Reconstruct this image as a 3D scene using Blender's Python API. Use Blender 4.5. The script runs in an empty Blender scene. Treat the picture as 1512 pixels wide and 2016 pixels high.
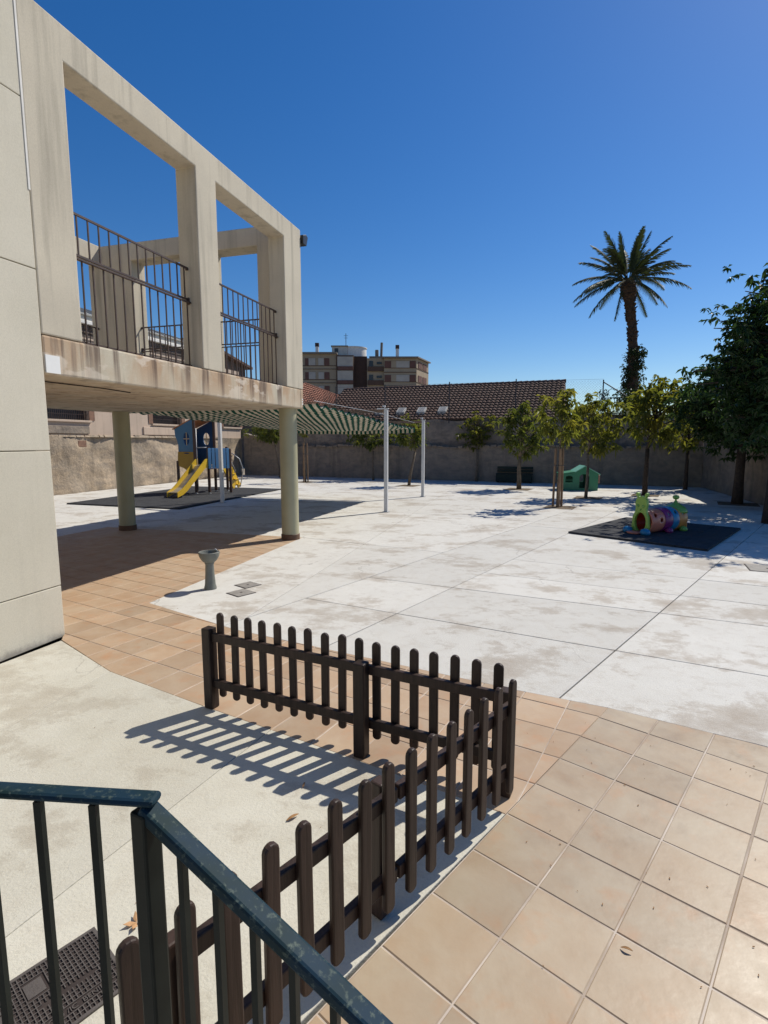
import bpy, bmesh, math, random
from mathutils import Vector, Matrix, noise as mnoise
R = math.radians
random.seed(7)
scene = bpy.context.scene
col = scene.collection

# ---------------------------------------------------------------- camera
cam_d = bpy.data.cameras.new('camera'); cam = bpy.data.objects.new('camera', cam_d); col.objects.link(cam)
cam.location = (0, 0, 1.95)
cam.rotation_euler = (R(90 - 7.452), 0, 0)
cam_d.sensor_fit = 'VERTICAL'; cam_d.sensor_height = 24.0; cam_d.lens = 24.0 * 1055 / 2016
cam_d.clip_start = 0.05; cam_d.clip_end = 2000
scene.camera = cam
scene.render.resolution_x = 768; scene.render.resolution_y = 1024

# ---------------------------------------------------------------- sky, sun, exposure
SUN_AZ, SUN_EL = R(52.0), R(47.5)         # azimuth clockwise from +Y
world = bpy.data.worlds.new('World'); scene.world = world; world.use_nodes = True
wn = world.node_tree; wn.nodes.clear()
sky = wn.nodes.new('ShaderNodeTexSky'); sky.sky_type = 'NISHITA'; sky.sun_disc = False
sky.sun_elevation = SUN_EL; sky.sun_rotation = SUN_AZ
sky.altitude = 0; sky.air_density = 1.0; sky.dust_density = 0.25; sky.ozone_density = 4.0
bg = wn.nodes.new('ShaderNodeBackground'); bg.inputs['Strength'].default_value = 0.085
wo = wn.nodes.new('ShaderNodeOutputWorld')
hs = wn.nodes.new('ShaderNodeHueSaturation'); hs.inputs['Hue'].default_value = .507; hs.inputs['Saturation'].default_value = 1.33; hs.inputs['Value'].default_value = 1.2
wn.links.new(sky.outputs[0], hs.inputs['Color']); wn.links.new(hs.outputs[0], bg.inputs[0]); wn.links.new(bg.outputs[0], wo.inputs[0])
sd = bpy.data.lights.new('sun', 'SUN'); sd.energy = 5.0; sd.angle = R(0.53); sd.color = (1.0, 0.94, 0.83)
sun = bpy.data.objects.new('sun', sd); col.objects.link(sun)
to_sun = Vector((math.sin(SUN_AZ) * math.cos(SUN_EL), math.cos(SUN_AZ) * math.cos(SUN_EL), math.sin(SUN_EL)))
sun.rotation_euler = to_sun.to_track_quat('Z', 'Y').to_euler(); sun.location = (20, 16, 30)
scene.view_settings.view_transform = 'Standard'; scene.view_settings.look = 'None'
scene.view_settings.exposure = 0.0; scene.view_settings.gamma = 1.0
scene.view_settings.use_curve_mapping = False
scene.render.engine = 'CYCLES'
scene.cycles.max_bounces = 6; scene.cycles.transparent_max_bounces = 8

# ---------------------------------------------------------------- mesh helpers
class MB:
    def __init__(s): s.v = []; s.f = []
    def quadbox(s, P):          # 8 points: bottom 4 ccw, top 4 ccw
        n = len(s.v); s.v += [tuple(p) for p in P]
        for q in ((3,2,1,0),(4,5,6,7),(0,1,5,4),(1,2,6,5),(2,3,7,6),(3,0,4,7)): s.f.append(tuple(n+i for i in q))
        return s
    def box(s, x0, x1, y0, y1, z0, z1):
        return s.quadbox([(x0,y0,z0),(x1,y0,z0),(x1,y1,z0),(x0,y1,z0),(x0,y0,z1),(x1,y0,z1),(x1,y1,z1),(x0,y1,z1)])
    def beam(s, p, q, w, h, up=(0,0,1)):
        p, q = Vector(p), Vector(q); d = (q-p).normalized(); up = Vector(up)
        side = d.cross(up)
        if side.length < 1e-4: side = d.cross(Vector((1,0,0)))
        side.normalize(); u2 = side.cross(d).normalized()
        a, b = side*w/2, u2*h/2
        return s.quadbox([p-a-b, p+a-b, q+a-b, q-a-b, p-a+b, p+a+b, q+a+b, q-a+b])
    def prism(s, poly, z0, z1):
        n = len(s.v); k = len(poly)
        s.v += [(x,y,z0) for x,y in poly] + [(x,y,z1) for x,y in poly]
        s.f.append(tuple(n+i for i in reversed(range(k)))); s.f.append(tuple(n+k+i for i in range(k)))
        for i in range(k): j = (i+1) % k; s.f.append((n+i, n+j, n+k+j, n+k+i))
        return s
    def extr(s, poly, axis, o, d):   # polygon of (u,w) in the plane normal to axis ('x' or 'y'), from o to d
        n = len(s.v); k = len(poly)
        mk = (lambda u,w,t: (t,u,w)) if axis == 'x' else (lambda u,w,t: (u,t,w))
        s.v += [mk(u,w,o) for u,w in poly] + [mk(u,w,d) for u,w in poly]
        s.f.append(tuple(n+i for i in reversed(range(k)))); s.f.append(tuple(n+k+i for i in range(k)))
        for i in range(k): j = (i+1) % k; s.f.append((n+i, n+j, n+k+j, n+k+i))
        return s
    def tube(s, pts, r, n=8, caps=True):
        pts = [Vector(p) for p in pts]; m = len(pts); rr = r if isinstance(r, (list,tuple)) else [r]*m
        base = len(s.v); prev = None
        for i, p in enumerate(pts):
            d = (pts[min(i+1,m-1)] - pts[max(i-1,0)]).normalized()
            if prev is None:
                a = d.cross(Vector((0,0,1)));
                if a.length < 1e-3: a = d.cross(Vector((1,0,0)))
            else: a = prev - d*prev.dot(d)
            a.normalize(); prev = a; b = d.cross(a)
            for k in range(n):
                t = 2*math.pi*k/n; s.v.append(tuple(p + (a*math.cos(t) + b*math.sin(t))*rr[i]))
        for i in range(m-1):
            for k in range(n):
                j = (k+1) % n; s.f.append((base+i*n+k, base+i*n+j, base+(i+1)*n+j, base+(i+1)*n+k))
        if caps:
            s.f.append(tuple(base+k for k in reversed(range(n)))); s.f.append(tuple(base+(m-1)*n+k for k in range(n)))
        return s
    def lathe(s, prof, n=24, c=(0,0,0), axis='z'):
        base = len(s.v); m = len(prof)
        for r, z in prof:
            for k in range(n):
                t = 2*math.pi*k/n
                if axis == 'z': s.v.append((c[0]+r*math.cos(t), c[1]+r*math.sin(t), c[2]+z))
                else: s.v.append((c[0]+r*math.cos(t), c[1]+z, c[2]+r*math.sin(t)))
        for i in range(m-1):
            for k in range(n):
                j = (k+1) % n; s.f.append((base+i*n+k, base+i*n+j, base+(i+1)*n+j, base+(i+1)*n+k))
        s.f.append(tuple(base+k for k in reversed(range(n)))); s.f.append(tuple(base+(m-1)*n+k for k in range(n)))
        return s
    def mesh(s, name):
        me = bpy.data.meshes.new(name); me.from_pydata(s.v, [], s.f); me.update()
        return me
    def build(s, name, mat, parent=None, smooth=False, bevel=0, recalc=False, loc=None, rz=None):
        me = s.mesh(name)
        if recalc:
            bm = bmesh.new(); bm.from_mesh(me); bmesh.ops.recalc_face_normals(bm, faces=bm.faces); bm.to_mesh(me); bm.free()
        return link(name, me, mat, parent, smooth, bevel, loc, rz)

def link(name, me, mat, parent=None, smooth=False, bevel=0, loc=None, rz=None):
    if mat is not None and not me.materials: me.materials.append(mat)
    o = bpy.data.objects.new(name, me); col.objects.link(o)
    if parent is not None: o.parent = parent
    if loc is not None: o.location = loc
    if rz is not None: o.rotation_euler[2] = rz
    if smooth:
        if smooth is True: me.polygons.foreach_set('use_smooth', [True]*len(me.polygons))
        else:
            me.polygons.foreach_set('use_smooth', [True]*len(me.polygons)); me.set_sharp_from_angle(angle=R(smooth))
    if bevel:
        b = o.modifiers.new('bevel', 'BEVEL'); b.width = bevel; b.segments = 2; b.limit_method = 'ANGLE'; b.angle_limit = R(40)
    return o
def inst(src, parent=None, loc=None, rot=None):
    o = src.copy(); col.objects.link(o)
    if parent is not None: o.parent = parent
    if loc is not None: o.location = loc
    if rot is not None: o.rotation_euler = rot
    return o
def tag(o, label, cat, group=None):
    o['label'] = label; o['category'] = cat
    if group: o['group'] = group
    return o
def empty(name, loc=(0,0,0), rz=0):
    o = bpy.data.objects.new(name, None); col.objects.link(o); o.location = loc; o.rotation_euler[2] = rz
    o.empty_display_size = 0.2; return o
def thing(name, label, cat, loc=(0,0,0), rz=0, group=None): return tag(empty(name, loc, rz), label, cat, group)
def struct(o): o['kind'] = 'structure'; return o
def cells(xs, ys, zs, filled):
    """closed surface of the filled cells of a grid"""
    s = set(); nx, ny, nz = len(xs)-1, len(ys)-1, len(zs)-1
    for i in range(nx):
        for j in range(ny):
            for k in range(nz):
                if filled((xs[i]+xs[i+1])/2, (ys[j]+ys[j+1])/2, (zs[k]+zs[k+1])/2): s.add((i,j,k))
    idx = {}; mb = MB()
    def V(i,j,k):
        if (i,j,k) not in idx: idx[(i,j,k)] = len(mb.v); mb.v.append((xs[i],ys[j],zs[k]))
        return idx[(i,j,k)]
    for (i,j,k) in s:
        for d, q in (((-1,0,0),((0,0,0),(0,0,1),(0,1,1),(0,1,0))), ((1,0,0),((1,0,0),(1,1,0),(1,1,1),(1,0,1))),
                     ((0,-1,0),((0,0,0),(1,0,0),(1,0,1),(0,0,1))), ((0,1,0),((0,1,0),(0,1,1),(1,1,1),(1,1,0))),
                     ((0,0,-1),((0,0,0),(0,1,0),(1,1,0),(1,0,0))), ((0,0,1),((0,0,1),(1,0,1),(1,1,1),(0,1,1)))):
            if (i+d[0],j+d[1],k+d[2]) not in s: mb.f.append(tuple(V(i+a,j+b,k+c) for a,b,c in q))
    me = mb.mesh('cells'); bm = bmesh.new(); bm.from_mesh(me)
    bmesh.ops.dissolve_limit(bm, angle_limit=R(1), verts=bm.verts, edges=bm.edges)
    bm.to_mesh(me); bm.free(); return me

# ---------------------------------------------------------------- material helpers
class NT:
    def __init__(s, name):
        s.m = bpy.data.materials.new(name); s.m.use_nodes = True; s.n = s.m.node_tree; s.n.nodes.clear()
        s.out = s.n.nodes.new('ShaderNodeOutputMaterial'); s.b = s.n.nodes.new('ShaderNodeBsdfPrincipled')
        s.L(s.b.outputs[0], s.out.inputs[0])
        g = s.n.nodes.new('ShaderNodeNewGeometry'); s.pos = g.outputs['Position']; s.geo = g
    def L(s, a, b): s.n.links.new(a, b)
    def N(s, t, **kw):
        n = s.n.nodes.new(t)
        for k, v in kw.items(): setattr(n, k, v)
        return n
    def mapping(s, vec, scale=(1,1,1), rot=(0,0,0), loc=(0,0,0)):
        m = s.N('ShaderNodeMapping'); s.L(vec, m.inputs[0]); m.inputs['Scale'].default_value = scale
        m.inputs['Rotation'].default_value = rot; m.inputs['Location'].default_value = loc; return m.outputs[0]
    def noise(s, scale, detail=4, rough=.55, vec=None, dist=0.0):
        n = s.N('ShaderNodeTexNoise'); s.L(vec if vec is not None else s.pos, n.inputs['Vector'])
        n.inputs['Scale'].default_value = scale; n.inputs['Detail'].default_value = detail
        n.inputs['Roughness'].default_value = rough; n.inputs['Distortion'].default_value = dist; return n.outputs['Fac']
    def ramp(s, fac, stops):
        r = s.N('ShaderNodeValToRGB'); e = r.color_ramp.elements
        while len(e) < len(stops): e.new(0.5)
        for i, (p, c) in enumerate(stops):
            e[i].position = p; e[i].color = (c, c, c, 1) if isinstance(c, (int, float)) else (*c, 1)
        s.L(fac, r.inputs[0]); return r.outputs[0]
    def mix(s, fac, a, b, mode='MIX'):
        m = s.N('ShaderNodeMix', data_type='RGBA', blend_type=mode)
        for sock, v in ((m.inputs[0], fac), (m.inputs[6], a), (m.inputs[7], b)):
            if isinstance(v, (int, float)): sock.default_value = v
            elif isinstance(v, tuple): sock.default_value = (*v, 1)
            else: s.L(v, sock)
        return m.outputs[2]
    def math(s, op, a, b=0.0):
        m = s.N('ShaderNodeMath', operation=op)
        for sock, v in ((m.inputs[0], a), (m.inputs[1], b)):
            if isinstance(v, (int, float)): sock.default_value = v
            else: s.L(v, sock)
        return m.outputs[0]
    def bump(s, h, dist=0.01, strength=1.0):
        b = s.N('ShaderNodeBump'); b.inputs['Distance'].default_value = dist; b.inputs['Strength'].default_value = strength
        s.L(h, b.inputs['Height']); s.L(b.outputs[0], s.b.inputs['Normal']); return b
    def fin(s, colr, rough=.8, spec=.3):
        if isinstance(colr, tuple): s.b.inputs['Base Color'].default_value = (*colr, 1)
        else: s.L(colr, s.b.inputs['Base Color'])
        if isinstance(rough, (int, float)): s.b.inputs['Roughness'].default_value = rough
        else: s.L(rough, s.b.inputs['Roughness'])
        s.b.inputs['Specular IOR Level'].default_value = spec
        return s.m
def pm(name, c1, c2=None, scale=3.0, rough=.8, bump=0.0, bscale=40.0, spec=.3, detail=5, lo=.35, hi=.65, metal=0):
    t = NT(name); c2 = c2 or tuple(x*.82 for x in c1)
    f = t.ramp(t.noise(scale, detail), [(lo, 0.0), (hi, 1.0)])
    c = t.mix(f, c1, c2)
    if bump: t.bump(t.noise(bscale, 4), bump)
    m = t.fin(c, rough, spec); t.b.inputs['Metallic'].default_value = metal; return m
# ---------------------------------------------------------------- materials
def mat_yard(name, c1, c2, stain):
    t = NT(name)
    n1 = t.ramp(t.noise(.8, 9, .7), [(.40, 0.0), (.66, 1.0)])
    n2 = t.ramp(t.noise(2.3, 8, .65), [(.40, 0.0), (.75, 1.0)])
    n3 = t.ramp(t.noise(1.0, 12, .74, vec=t.mapping(t.pos, (.85, 1.1, 1), rot=(0, 0, R(30)), loc=(7.3, 2.1, 0))), [(.515, 0.0), (.565, .6), (.66, 1.0)])
    c = t.mix(n1, c1, c2)
    c = t.mix(t.math('MULTIPLY', n2, .25), c, tuple(x*.82 for x in c2))
    c = t.mix(t.math('MULTIPLY', n3, .78), c, stain)
    oi = t.N('ShaderNodeObjectInfo'); vr = t.N('ShaderNodeMapRange'); t.L(oi.outputs['Random'], vr.inputs[0]); vr.inputs[3].default_value = .90; vr.inputs[4].default_value = 1.03
    hv = t.N('ShaderNodeHueSaturation'); t.L(c, hv.inputs['Color']); t.L(vr.outputs[0], hv.inputs['Value']); c = hv.outputs[0]
    n4 = t.ramp(t.noise(6.0, 7, .7, vec=t.mapping(t.pos, loc=(1.3, 5.1, 0))), [(.50, 0.0), (.70, 1.0)])
    c = t.mix(t.math('MULTIPLY', n4, .30), c, tuple(x*1.08 for x in stain))
    speck = t.ramp(t.noise(90, 3, .7), [(.30, .80), (.55, 1.0)])
    c = t.mix(.55, c, speck, 'MULTIPLY')
    # hairline cracks
    v = t.N('ShaderNodeTexVoronoi', feature='DISTANCE_TO_EDGE'); v.inputs['Scale'].default_value = .33
    wob = t.N('ShaderNodeVectorMath', operation='ADD'); t.L(t.pos, wob.inputs[0])
    nz = t.N('ShaderNodeTexNoise'); nz.inputs['Scale'].default_value = 1.6; nz.inputs['Detail'].default_value = 6; t.L(t.pos, nz.inputs['Vector'])
    t.L(nz.outputs['Color'], wob.inputs[1]); t.L(wob.outputs[0], v.inputs['Vector'])
    crack = t.ramp(v.outputs['Distance'], [(0.0, 1.0), (.004, 0.0)])
    gate = t.ramp(t.noise(.45, 2), [(.50, 0.0), (.56, 1.0)])
    c = t.mix(t.math('MULTIPLY', t.math('MULTIPLY', crack, gate), .55), c, (.16, .14, .12))
    t.bump(t.noise(55, 6, .7), .004)
    return t.fin(c, .82, .25)
M = {}
M['yard'] = mat_yard('courtyard concrete', (.63, .615, .57), (.59, .572, .525), (.35, .295, .235))
M['terrace'] = mat_yard('terrace concrete', (.60, .575, .49), (.535, .505, .415), (.40, .355, .28))
M['joint'] = pm('joint dirt', (.17, .15, .13), (.10, .09, .08), 8, .95)
M['soil'] = pm('tree pit soil', (.20, .15, .10), (.11, .085, .06), 9, .95, .02, 60)
M['ground'] = pm('packed earth', (.30, .25, .19), (.22, .18, .13), .4, .95)
M['grout'] = pm('grout', (.56, .49, .42), (.36, .29, .23), 2.2, .9, lo=.4, hi=.6)

def mat_tile(name, shift=(1, 1, 1), rough=.42):
    t = NT(name)
    oi = t.N('ShaderNodeObjectInfo')
    off = t.N('ShaderNodeVectorMath', operation='ADD'); t.L(t.pos, off.inputs[0])
    k = t.N('ShaderNodeVectorMath', operation='SCALE'); k.inputs[0].default_value = (37., 51., 13.); t.L(oi.outputs['Random'], k.inputs['Scale'])
    t.L(k.outputs[0], off.inputs[1])
    a = t.ramp(t.noise(3.2, 5, .6, vec=off.outputs[0], dist=.4), [(.34, 0.0), (.66, 1.0)])
    c = t.mix(a, tuple(x*y for x, y in zip((.455, .345, .238), shift)), tuple(x*y for x, y in zip((.405, .275, .172), shift)))
    b = t.ramp(t.noise(5.5, 4, .6, vec=off.outputs[0]), [(.55, 0.0), (.78, 1.0)])
    c = t.mix(t.math('MULTIPLY', b, .8), c, tuple(x*y for x, y in zip((.47, .255, .135), shift)))
    val = t.N('ShaderNodeMapRange'); t.L(oi.outputs['Random'], val.inputs[0]); val.inputs[3].default_value = .82; val.inputs[4].default_value = 1.06
    hs = t.N('ShaderNodeHueSaturation'); t.L(c, hs.inputs['Color']); t.L(val.outputs[0], hs.inputs['Value'])
    dirt = t.ramp(t.noise(.9, 8, .65), [(.48, 0.0), (.75, 1.0)])
    c = t.mix(t.math('MULTIPLY', dirt, .35), hs.outputs[0], tuple(x*y for x, y in zip((.40, .33, .25), shift)))
    r = t.ramp(t.noise(7, 4, .6, vec=off.outputs[0]), [(.3, rough-.08), (.7, rough+.14)])
    t.bump(t.noise(30, 3, .5), .0007)
    return t.fin(c, r, .45)
M['tile'] = mat_tile('terracotta tile', (.93, .99, 1.01))
M['tile_path'] = mat_tile('orange terracotta tile', (.99, .97, .95), .6)

def mat_plaster(name, c1, c2, streak, rust=0.0):
    t = NT(name)
    n = t.ramp(t.noise(.9, 6, .6), [(.35, 0.0), (.68, 1.0)])
    c = t.mix(n, c1, c2)
    # weather streaks run down the face
    st = t.ramp(t.noise(1.0, 5, .6, vec=t.mapping(t.pos, (5.5, 5.5, .35))), [(.52, 0.0), (.72, 1.0)])
    c = t.mix(t.math('MULTIPLY', st, streak), c, tuple(x*.55 for x in c2))
    if rust:
        sx = t.N('ShaderNodeSeparateXYZ'); t.L(t.pos, sx.inputs[0])
        band = t.ramp(t.math('MULTIPLY', t.math('SUBTRACT', sx.outputs[2], 2.40), 1.0), [(.10, .25), (.45, 1.0), (.575, 1.0), (.60, 0.0)])
        r1 = t.ramp(t.noise(1.0, 6, .62, vec=t.mapping(t.pos, (2.1, 2.1, .9)), dist=.5), [(.33, 0.0), (.52, 1.0)])
        c = t.mix(t.math('MULTIPLY', t.math('MULTIPLY', r1, band), rust), c, (.40, .225, .115))
        d1 = t.ramp(t.noise(1.0, 4, .55, vec=t.mapping(t.pos, (5.2, 5.2, .25), loc=(3, 1, 0))), [(.53, 0.0), (.61, 1.0)])
        c = t.mix(t.math('MULTIPLY', t.math('MULTIPLY', d1, band), .85), c, (.13, .09, .07))
        w1 = t.ramp(t.noise(1.0, 4, .6, vec=t.mapping(t.pos, (1.5, 1.5, 3.5), loc=(9, 4, 2))), [(.56, 0.0), (.60, 1.0)])
        c = t.mix(t.math('MULTIPLY', t.math('MULTIPLY', w1, band), .6), c, (.70, .62, .52))
    sz = t.N('ShaderNodeSeparateXYZ'); t.L(t.pos, sz.inputs[0])
    foot = t.math('ADD', t.math('MULTIPLY', sz.outputs[2], -5.0), t.math('MULTIPLY', t.noise(3.5, 8, .72), 1.6))
    c = t.mix(t.math('MULTIPLY', t.ramp(foot, [(.50, 0.0), (.85, 1.0)]), .55), c, (.20, .17, .14))
    g = t.ramp(t.noise(70, 3, .7), [(.3, .86), (.6, 1.0)])
    c = t.mix(.7, c, g, 'MULTIPLY')
    t.bump(t.noise(150, 4, .7), .0022)
    return t.fin(c, .88, .2)
M['plaster'] = mat_plaster('cream panel plaster', (.625, .58, .475), (.555, .515, .415), .14)
M['frame'] = mat_plaster('painted concrete frame', (.59, .53, .42), (.50, .45, .36), .6)
M['slab'] = mat_plaster('rust stained concrete', (.58, .52, .405), (.50, .45, .35), .25, .62)
M['column'] = pm('khaki painted column', (.40, .375, .245), (.36, .34, .22), 2, .45, .003, 60, .45)
M['skirt'] = pm('brown skirting', (.16, .085, .05), (.12, .07, .045), 4, .6)
M['iron'] = pm('dark iron paint', (.045, .030, .026), (.07, .04, .03), 12, .5, .001, 80, .45)
M['rustiron'] = pm('rusted edge', (.16, .07, .04), (.08, .045, .03), 20, .8)
def mat_rail():
    t = NT('worn blue green paint')
    a = t.ramp(t.noise(9, 4, .6), [(.38, 0.0), (.62, 1.0)])
    c = t.mix(a, (.006, .026, .048), (.008, .024, .026))
    s = t.ramp(t.noise(75, 6, .7), [(.54, 0.0), (.68, 1.0)])
    c = t.mix(t.math('MULTIPLY', s, .7), c, (.12, .15, .12))
    return t.fin(c, .62, .16)
M['rail'] = mat_rail()
M['railbar'] = pm('dark green iron', (.005, .008, .007), (.009, .013, .011), 14, .5, 0, 120, .18)
def mat_wood(name, c1, c2, rough=.42, sc=(60, 60, 3)):
    t = NT(name); tc = t.N('ShaderNodeTexCoord')
    g = t.noise(1.0, 5, .6, vec=t.mapping(tc.outputs['Object'], sc), dist=.4)
    c = t.mix(t.ramp(g, [(.35, 0.0), (.7, 1.0)]), c1, c2)
    w = t.ramp(t.noise(1.0, 6, .65, vec=t.mapping(t.pos, (14, 14, 2.5))), [(.50, 0.0), (.75, 1.0)])
    oi = t.N('ShaderNodeObjectInfo'); vr = t.N('ShaderNodeMapRange'); t.L(oi.outputs['Random'], vr.inputs[0]); vr.inputs[3].default_value = .7; vr.inputs[4].default_value = 1.35
    hv = t.N('ShaderNodeHueSaturation'); t.L(c, hv.inputs['Color']); t.L(vr.outputs[0], hv.inputs['Value']); c = hv.outputs[0]
    c = t.mix(t.math('MULTIPLY', w, .55), c, tuple(min(1, x*1.9) for x in c2))
    t.bump(g, .0015)
    return t.fin(c, rough, .3)
M['wood'] = mat_wood('dark stained wood', (.024, .014, .0105), (.042, .025, .019), .5)
M['stone_f'] = pm('grey green fountain stone', (.185, .19, .165), (.14, .145, .125), 6, .55, .003, 70, .4)
M['castiron'] = pm('cast iron cover', (.105, .092, .085), (.075, .064, .06), 10, .55, .002, 120, .4)
M['castdark'] = pm('cast iron recess', (.035, .026, .024), (.05, .038, .034), 10, .8)
M['greycover'] = pm('grey access cover', (.29, .27, .245), (.22, .205, .185), 10, .7, .002, 90)
M['white'] = pm('white powder coat', (.66, .66, .66), (.58, .58, .58), 4, .4, spec=.5)
M['whiteplate'] = pm('white plate', (.80, .80, .78), (.74, .74, .72), 6, .5)
M['black'] = pm('black plastic', (.015, .015, .018), (.022, .022, .025), 6, .4, spec=.5)
M['rubber'] = pm('rubber safety mat', (.050, .052, .056), (.036, .037, .041), 5, .9, .004, 140, .2)
def mat_awning():
    t = NT('striped awning cloth'); tc = t.N('ShaderNodeTexCoord')
    sx = t.N('ShaderNodeSeparateXYZ'); t.L(tc.outputs['Object'], sx.inputs[0])
    fr = t.math('FRACT', t.math('MULTIPLY', sx.outputs[0], 1/.162))
    st = t.math('GREATER_THAN', fr, .5)
    c = t.mix(st, (.60, .56, .47), (.022, .115, .085))
    w = t.ramp(t.noise(2.5, 5), [(.3, .78), (.7, 1.0)])
    c = t.mix(.8, c, w, 'MULTIPLY')
    d = t.fin(c, .85, .1)
    tr = t.N('ShaderNodeBsdfTranslucent'); t.L(c, tr.inputs[0])
    mx = t.N('ShaderNodeMixShader'); mx.inputs[0].default_value = .42
    t.L(t.b.outputs[0], mx.inputs[1]); t.L(tr.outputs[0], mx.inputs[2]); t.L(mx.outputs[0], t.out.inputs[0])
    return d
M['awning'] = mat_awning()
M['brownbeam'] = pm('brown awning beam', (.24, .16, .11), (.18, .12, .085), 4, .6)
def mat_stone(name, cols, mortar, sc, dark=1.0):
    t = NT(name)
    n1 = t.ramp(t.noise(.55, 7, .62, dist=.8), [(.30, cols[0]), (.50, cols[1]), (.70, cols[2])])
    n2 = t.ramp(t.noise(2.2, 8, .65, vec=t.mapping(t.pos, (1, 1, 1.8), loc=(3, 9, 1)), dist=.5), [(.40, 0.0), (.66, 1.0)])
    c = t.mix(t.math('MULTIPLY', n2, .7), n1, mortar)
    st = t.ramp(t.noise(1.0, 5, .6, vec=t.mapping(t.pos, (2.2, 2.2, .28))), [(.52, 0.0), (.74, 1.0)])
    c = t.mix(t.math('MULTIPLY', st, .5), c, tuple(x*.45 for x in mortar))
    h = t.math('ADD', t.noise(5, 8, .65), t.math('MULTIPLY', t.noise(24, 5, .7), .4))
    t.bump(h, .05)
    return t.fin(c, .95, .15)
M['stone'] = mat_stone('old patched masonry', [(.40, .315, .225), (.47, .37, .265), (.31, .26, .20)], (.215, .19, .16), 2)
M['backwall'] = mat_stone('old grey plaster wall', [(.28, .23, .185), (.33, .27, .21), (.23, .19, .16)], (.17, .15, .135), 2)
M['backwall_top'] = mat_stone('bare upper wall', [(.28, .225, .18), (.33, .265, .205), (.21, .175, .15)], (.14, .12, .105), 2)
M['pinkplaster'] = mat_plaster('pinkish plaster', (.55, .43, .335), (.48, .38, .30), .35)
M['brick'] = pm('weathered brick', (.26, .15, .10), (.17, .10, .075), 6, .9, .01, 30)
M['brickdark'] = pm('grey brown brick', (.16, .125, .10), (.105, .082, .07), 6, .9, .01, 30)
M['darkglass'] = pm('dark window', (.02, .022, .026), (.035, .035, .04), 3, .25, spec=.5)
M['palewall'] = pm('pale painted wall', (.58, .56, .50), (.50, .48, .43), 1.5, .85)
M['whitetrim'] = pm('white cornice', (.74, .72, .68), (.64, .62, .58), 3, .8)
M['rooflight'] = pm('pale roofing', (.36, .36, .34), (.29, .29, .28), 2, .8)
M['rooftile'] = pm('brown clay roof tile', (.14, .083, .064), (.085, .056, .047), 3.5, .95, 0, 30, lo=.3, hi=.7)
M['redtile'] = pm('red clay roof tile', (.30, .12, .075), (.20, .09, .06), 4, .85, .02, 14)
M['timber'] = pm('weathered timber stake', (.30, .195, .115), (.20, .13, .08), 7, .8, .004, 60)
M['bark'] = pm('grey brown bark', (.21, .165, .12), (.12, .095, .07), 14, .95, .02, 45)
M['barkdark'] = pm('dark bark', (.075, .055, .042), (.045, .034, .028), 14, .95, .02, 45)
M['palmtrunk'] = pm('palm trunk', (.085, .055, .036), (.045, .030, .022), 6, .95, .06, 9)
def mat_leaf(name, c1, c2, c3, trans=.45, rough=.5):
    t = NT(name); oi = t.N('ShaderNodeObjectInfo')
    n = t.ramp(t.noise(1.7, 4, .6), [(.30, c1), (.52, c2), (.72, c3)])
    f = t.ramp(t.noise(24, 2, .6), [(.25, .62), (.75, 1.18)])
    c = t.mix(1.0, n, f, 'MULTIPLY')
    t.fin(c, rough, .3)
    tr = t.N('ShaderNodeBsdfTranslucent'); tc = t.mix(1.0, c, (1.5, 1.45, .6), 'MULTIPLY'); t.L(tc, tr.inputs[0])
    mx = t.N('ShaderNodeMixShader'); mx.inputs[0].default_value = trans
    t.L(t.b.outputs[0], mx.inputs[1]); t.L(tr.outputs[0], mx.inputs[2]); t.L(mx.outputs[0], t.out.inputs[0])
    return t.m
M['leaf_y'] = mat_leaf('yellow green leaves', (.12, .15, .042), (.175, .185, .046), (.24, .22, .055), .52)
M['leaf_m'] = mat_leaf('mid green leaves', (.085, .115, .035), (.125, .15, .04), (.18, .175, .048), .5)
M['leaf_d'] = mat_leaf('dark glossy leaves', (.022, .052, .020), (.036, .074, .026), (.058, .098, .032), .32, .42)
M['leaf_i'] = mat_leaf('dark ivy leaves', (.016, .034, .015), (.026, .050, .020), (.040, .065, .024), .25, .45)
M['frond'] = mat_leaf('palm frond', (.040, .060, .030), (.052, .072, .038), (.068, .082, .042), .18, .6)
M['twig'] = pm('dry twigs', (.20, .16, .12), (.14, .11, .085), 8, .95)
M['dryleaf'] = pm('dry leaf', (.36, .20, .085), (.24, .12, .05), 40, .8)
M['petal'] = pm('dry bract', (.55, .33, .17), (.44, .25, .12), 40, .8)
def plastic(n, c, r=.35): return pm(n, c, tuple(x*.9 for x in c), 3, r, spec=.5)
M['p_yellow'] = plastic('yellow plastic', (.62, .40, .025))
M['p_yellowd'] = plastic('mustard panel', (.36, .22, .025), .5)
M['p_blue'] = plastic('blue panel', (.045, .165, .30), .5)
M['p_blued'] = plastic('deep blue panel', (.018, .075, .20), .5)
M['p_lblue'] = plastic('light blue slat', (.20, .47, .78), .45)
M['p_brown'] = plastic('brown post', (.075, .040, .030), .5)
M['p_orange'] = plastic('orange roof board', (.42, .15, .05), .5)
M['p_pink'] = plastic('cream bar', (.48, .36, .22), .5)
M['steel'] = pm('slide steel', (.42, .42, .42), (.30, .28, .27), 5, .35, metal=.8, spec=.5)
M['g_steel'] = pm('galvanised steel', (.42, .43, .44), (.34, .35, .36), 8, .45, spec=.5, metal=.4)
M['h_green'] = plastic('green playhouse plastic', (.035, .21, .115), .45)
M['h_greenl'] = plastic('light green roof edge', (.20, .50, .38), .45)
M['h_pink'] = plastic('dusty pink shutter', (.40, .20, .17), .5)
M['c_lime'] = plastic('lime plastic', (.27, .46, .075))
M['c_salmon'] = plastic('salmon plastic', (.62, .20, .125))
M['c_purple'] = plastic('purple plastic', (.20, .02, .13))
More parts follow.
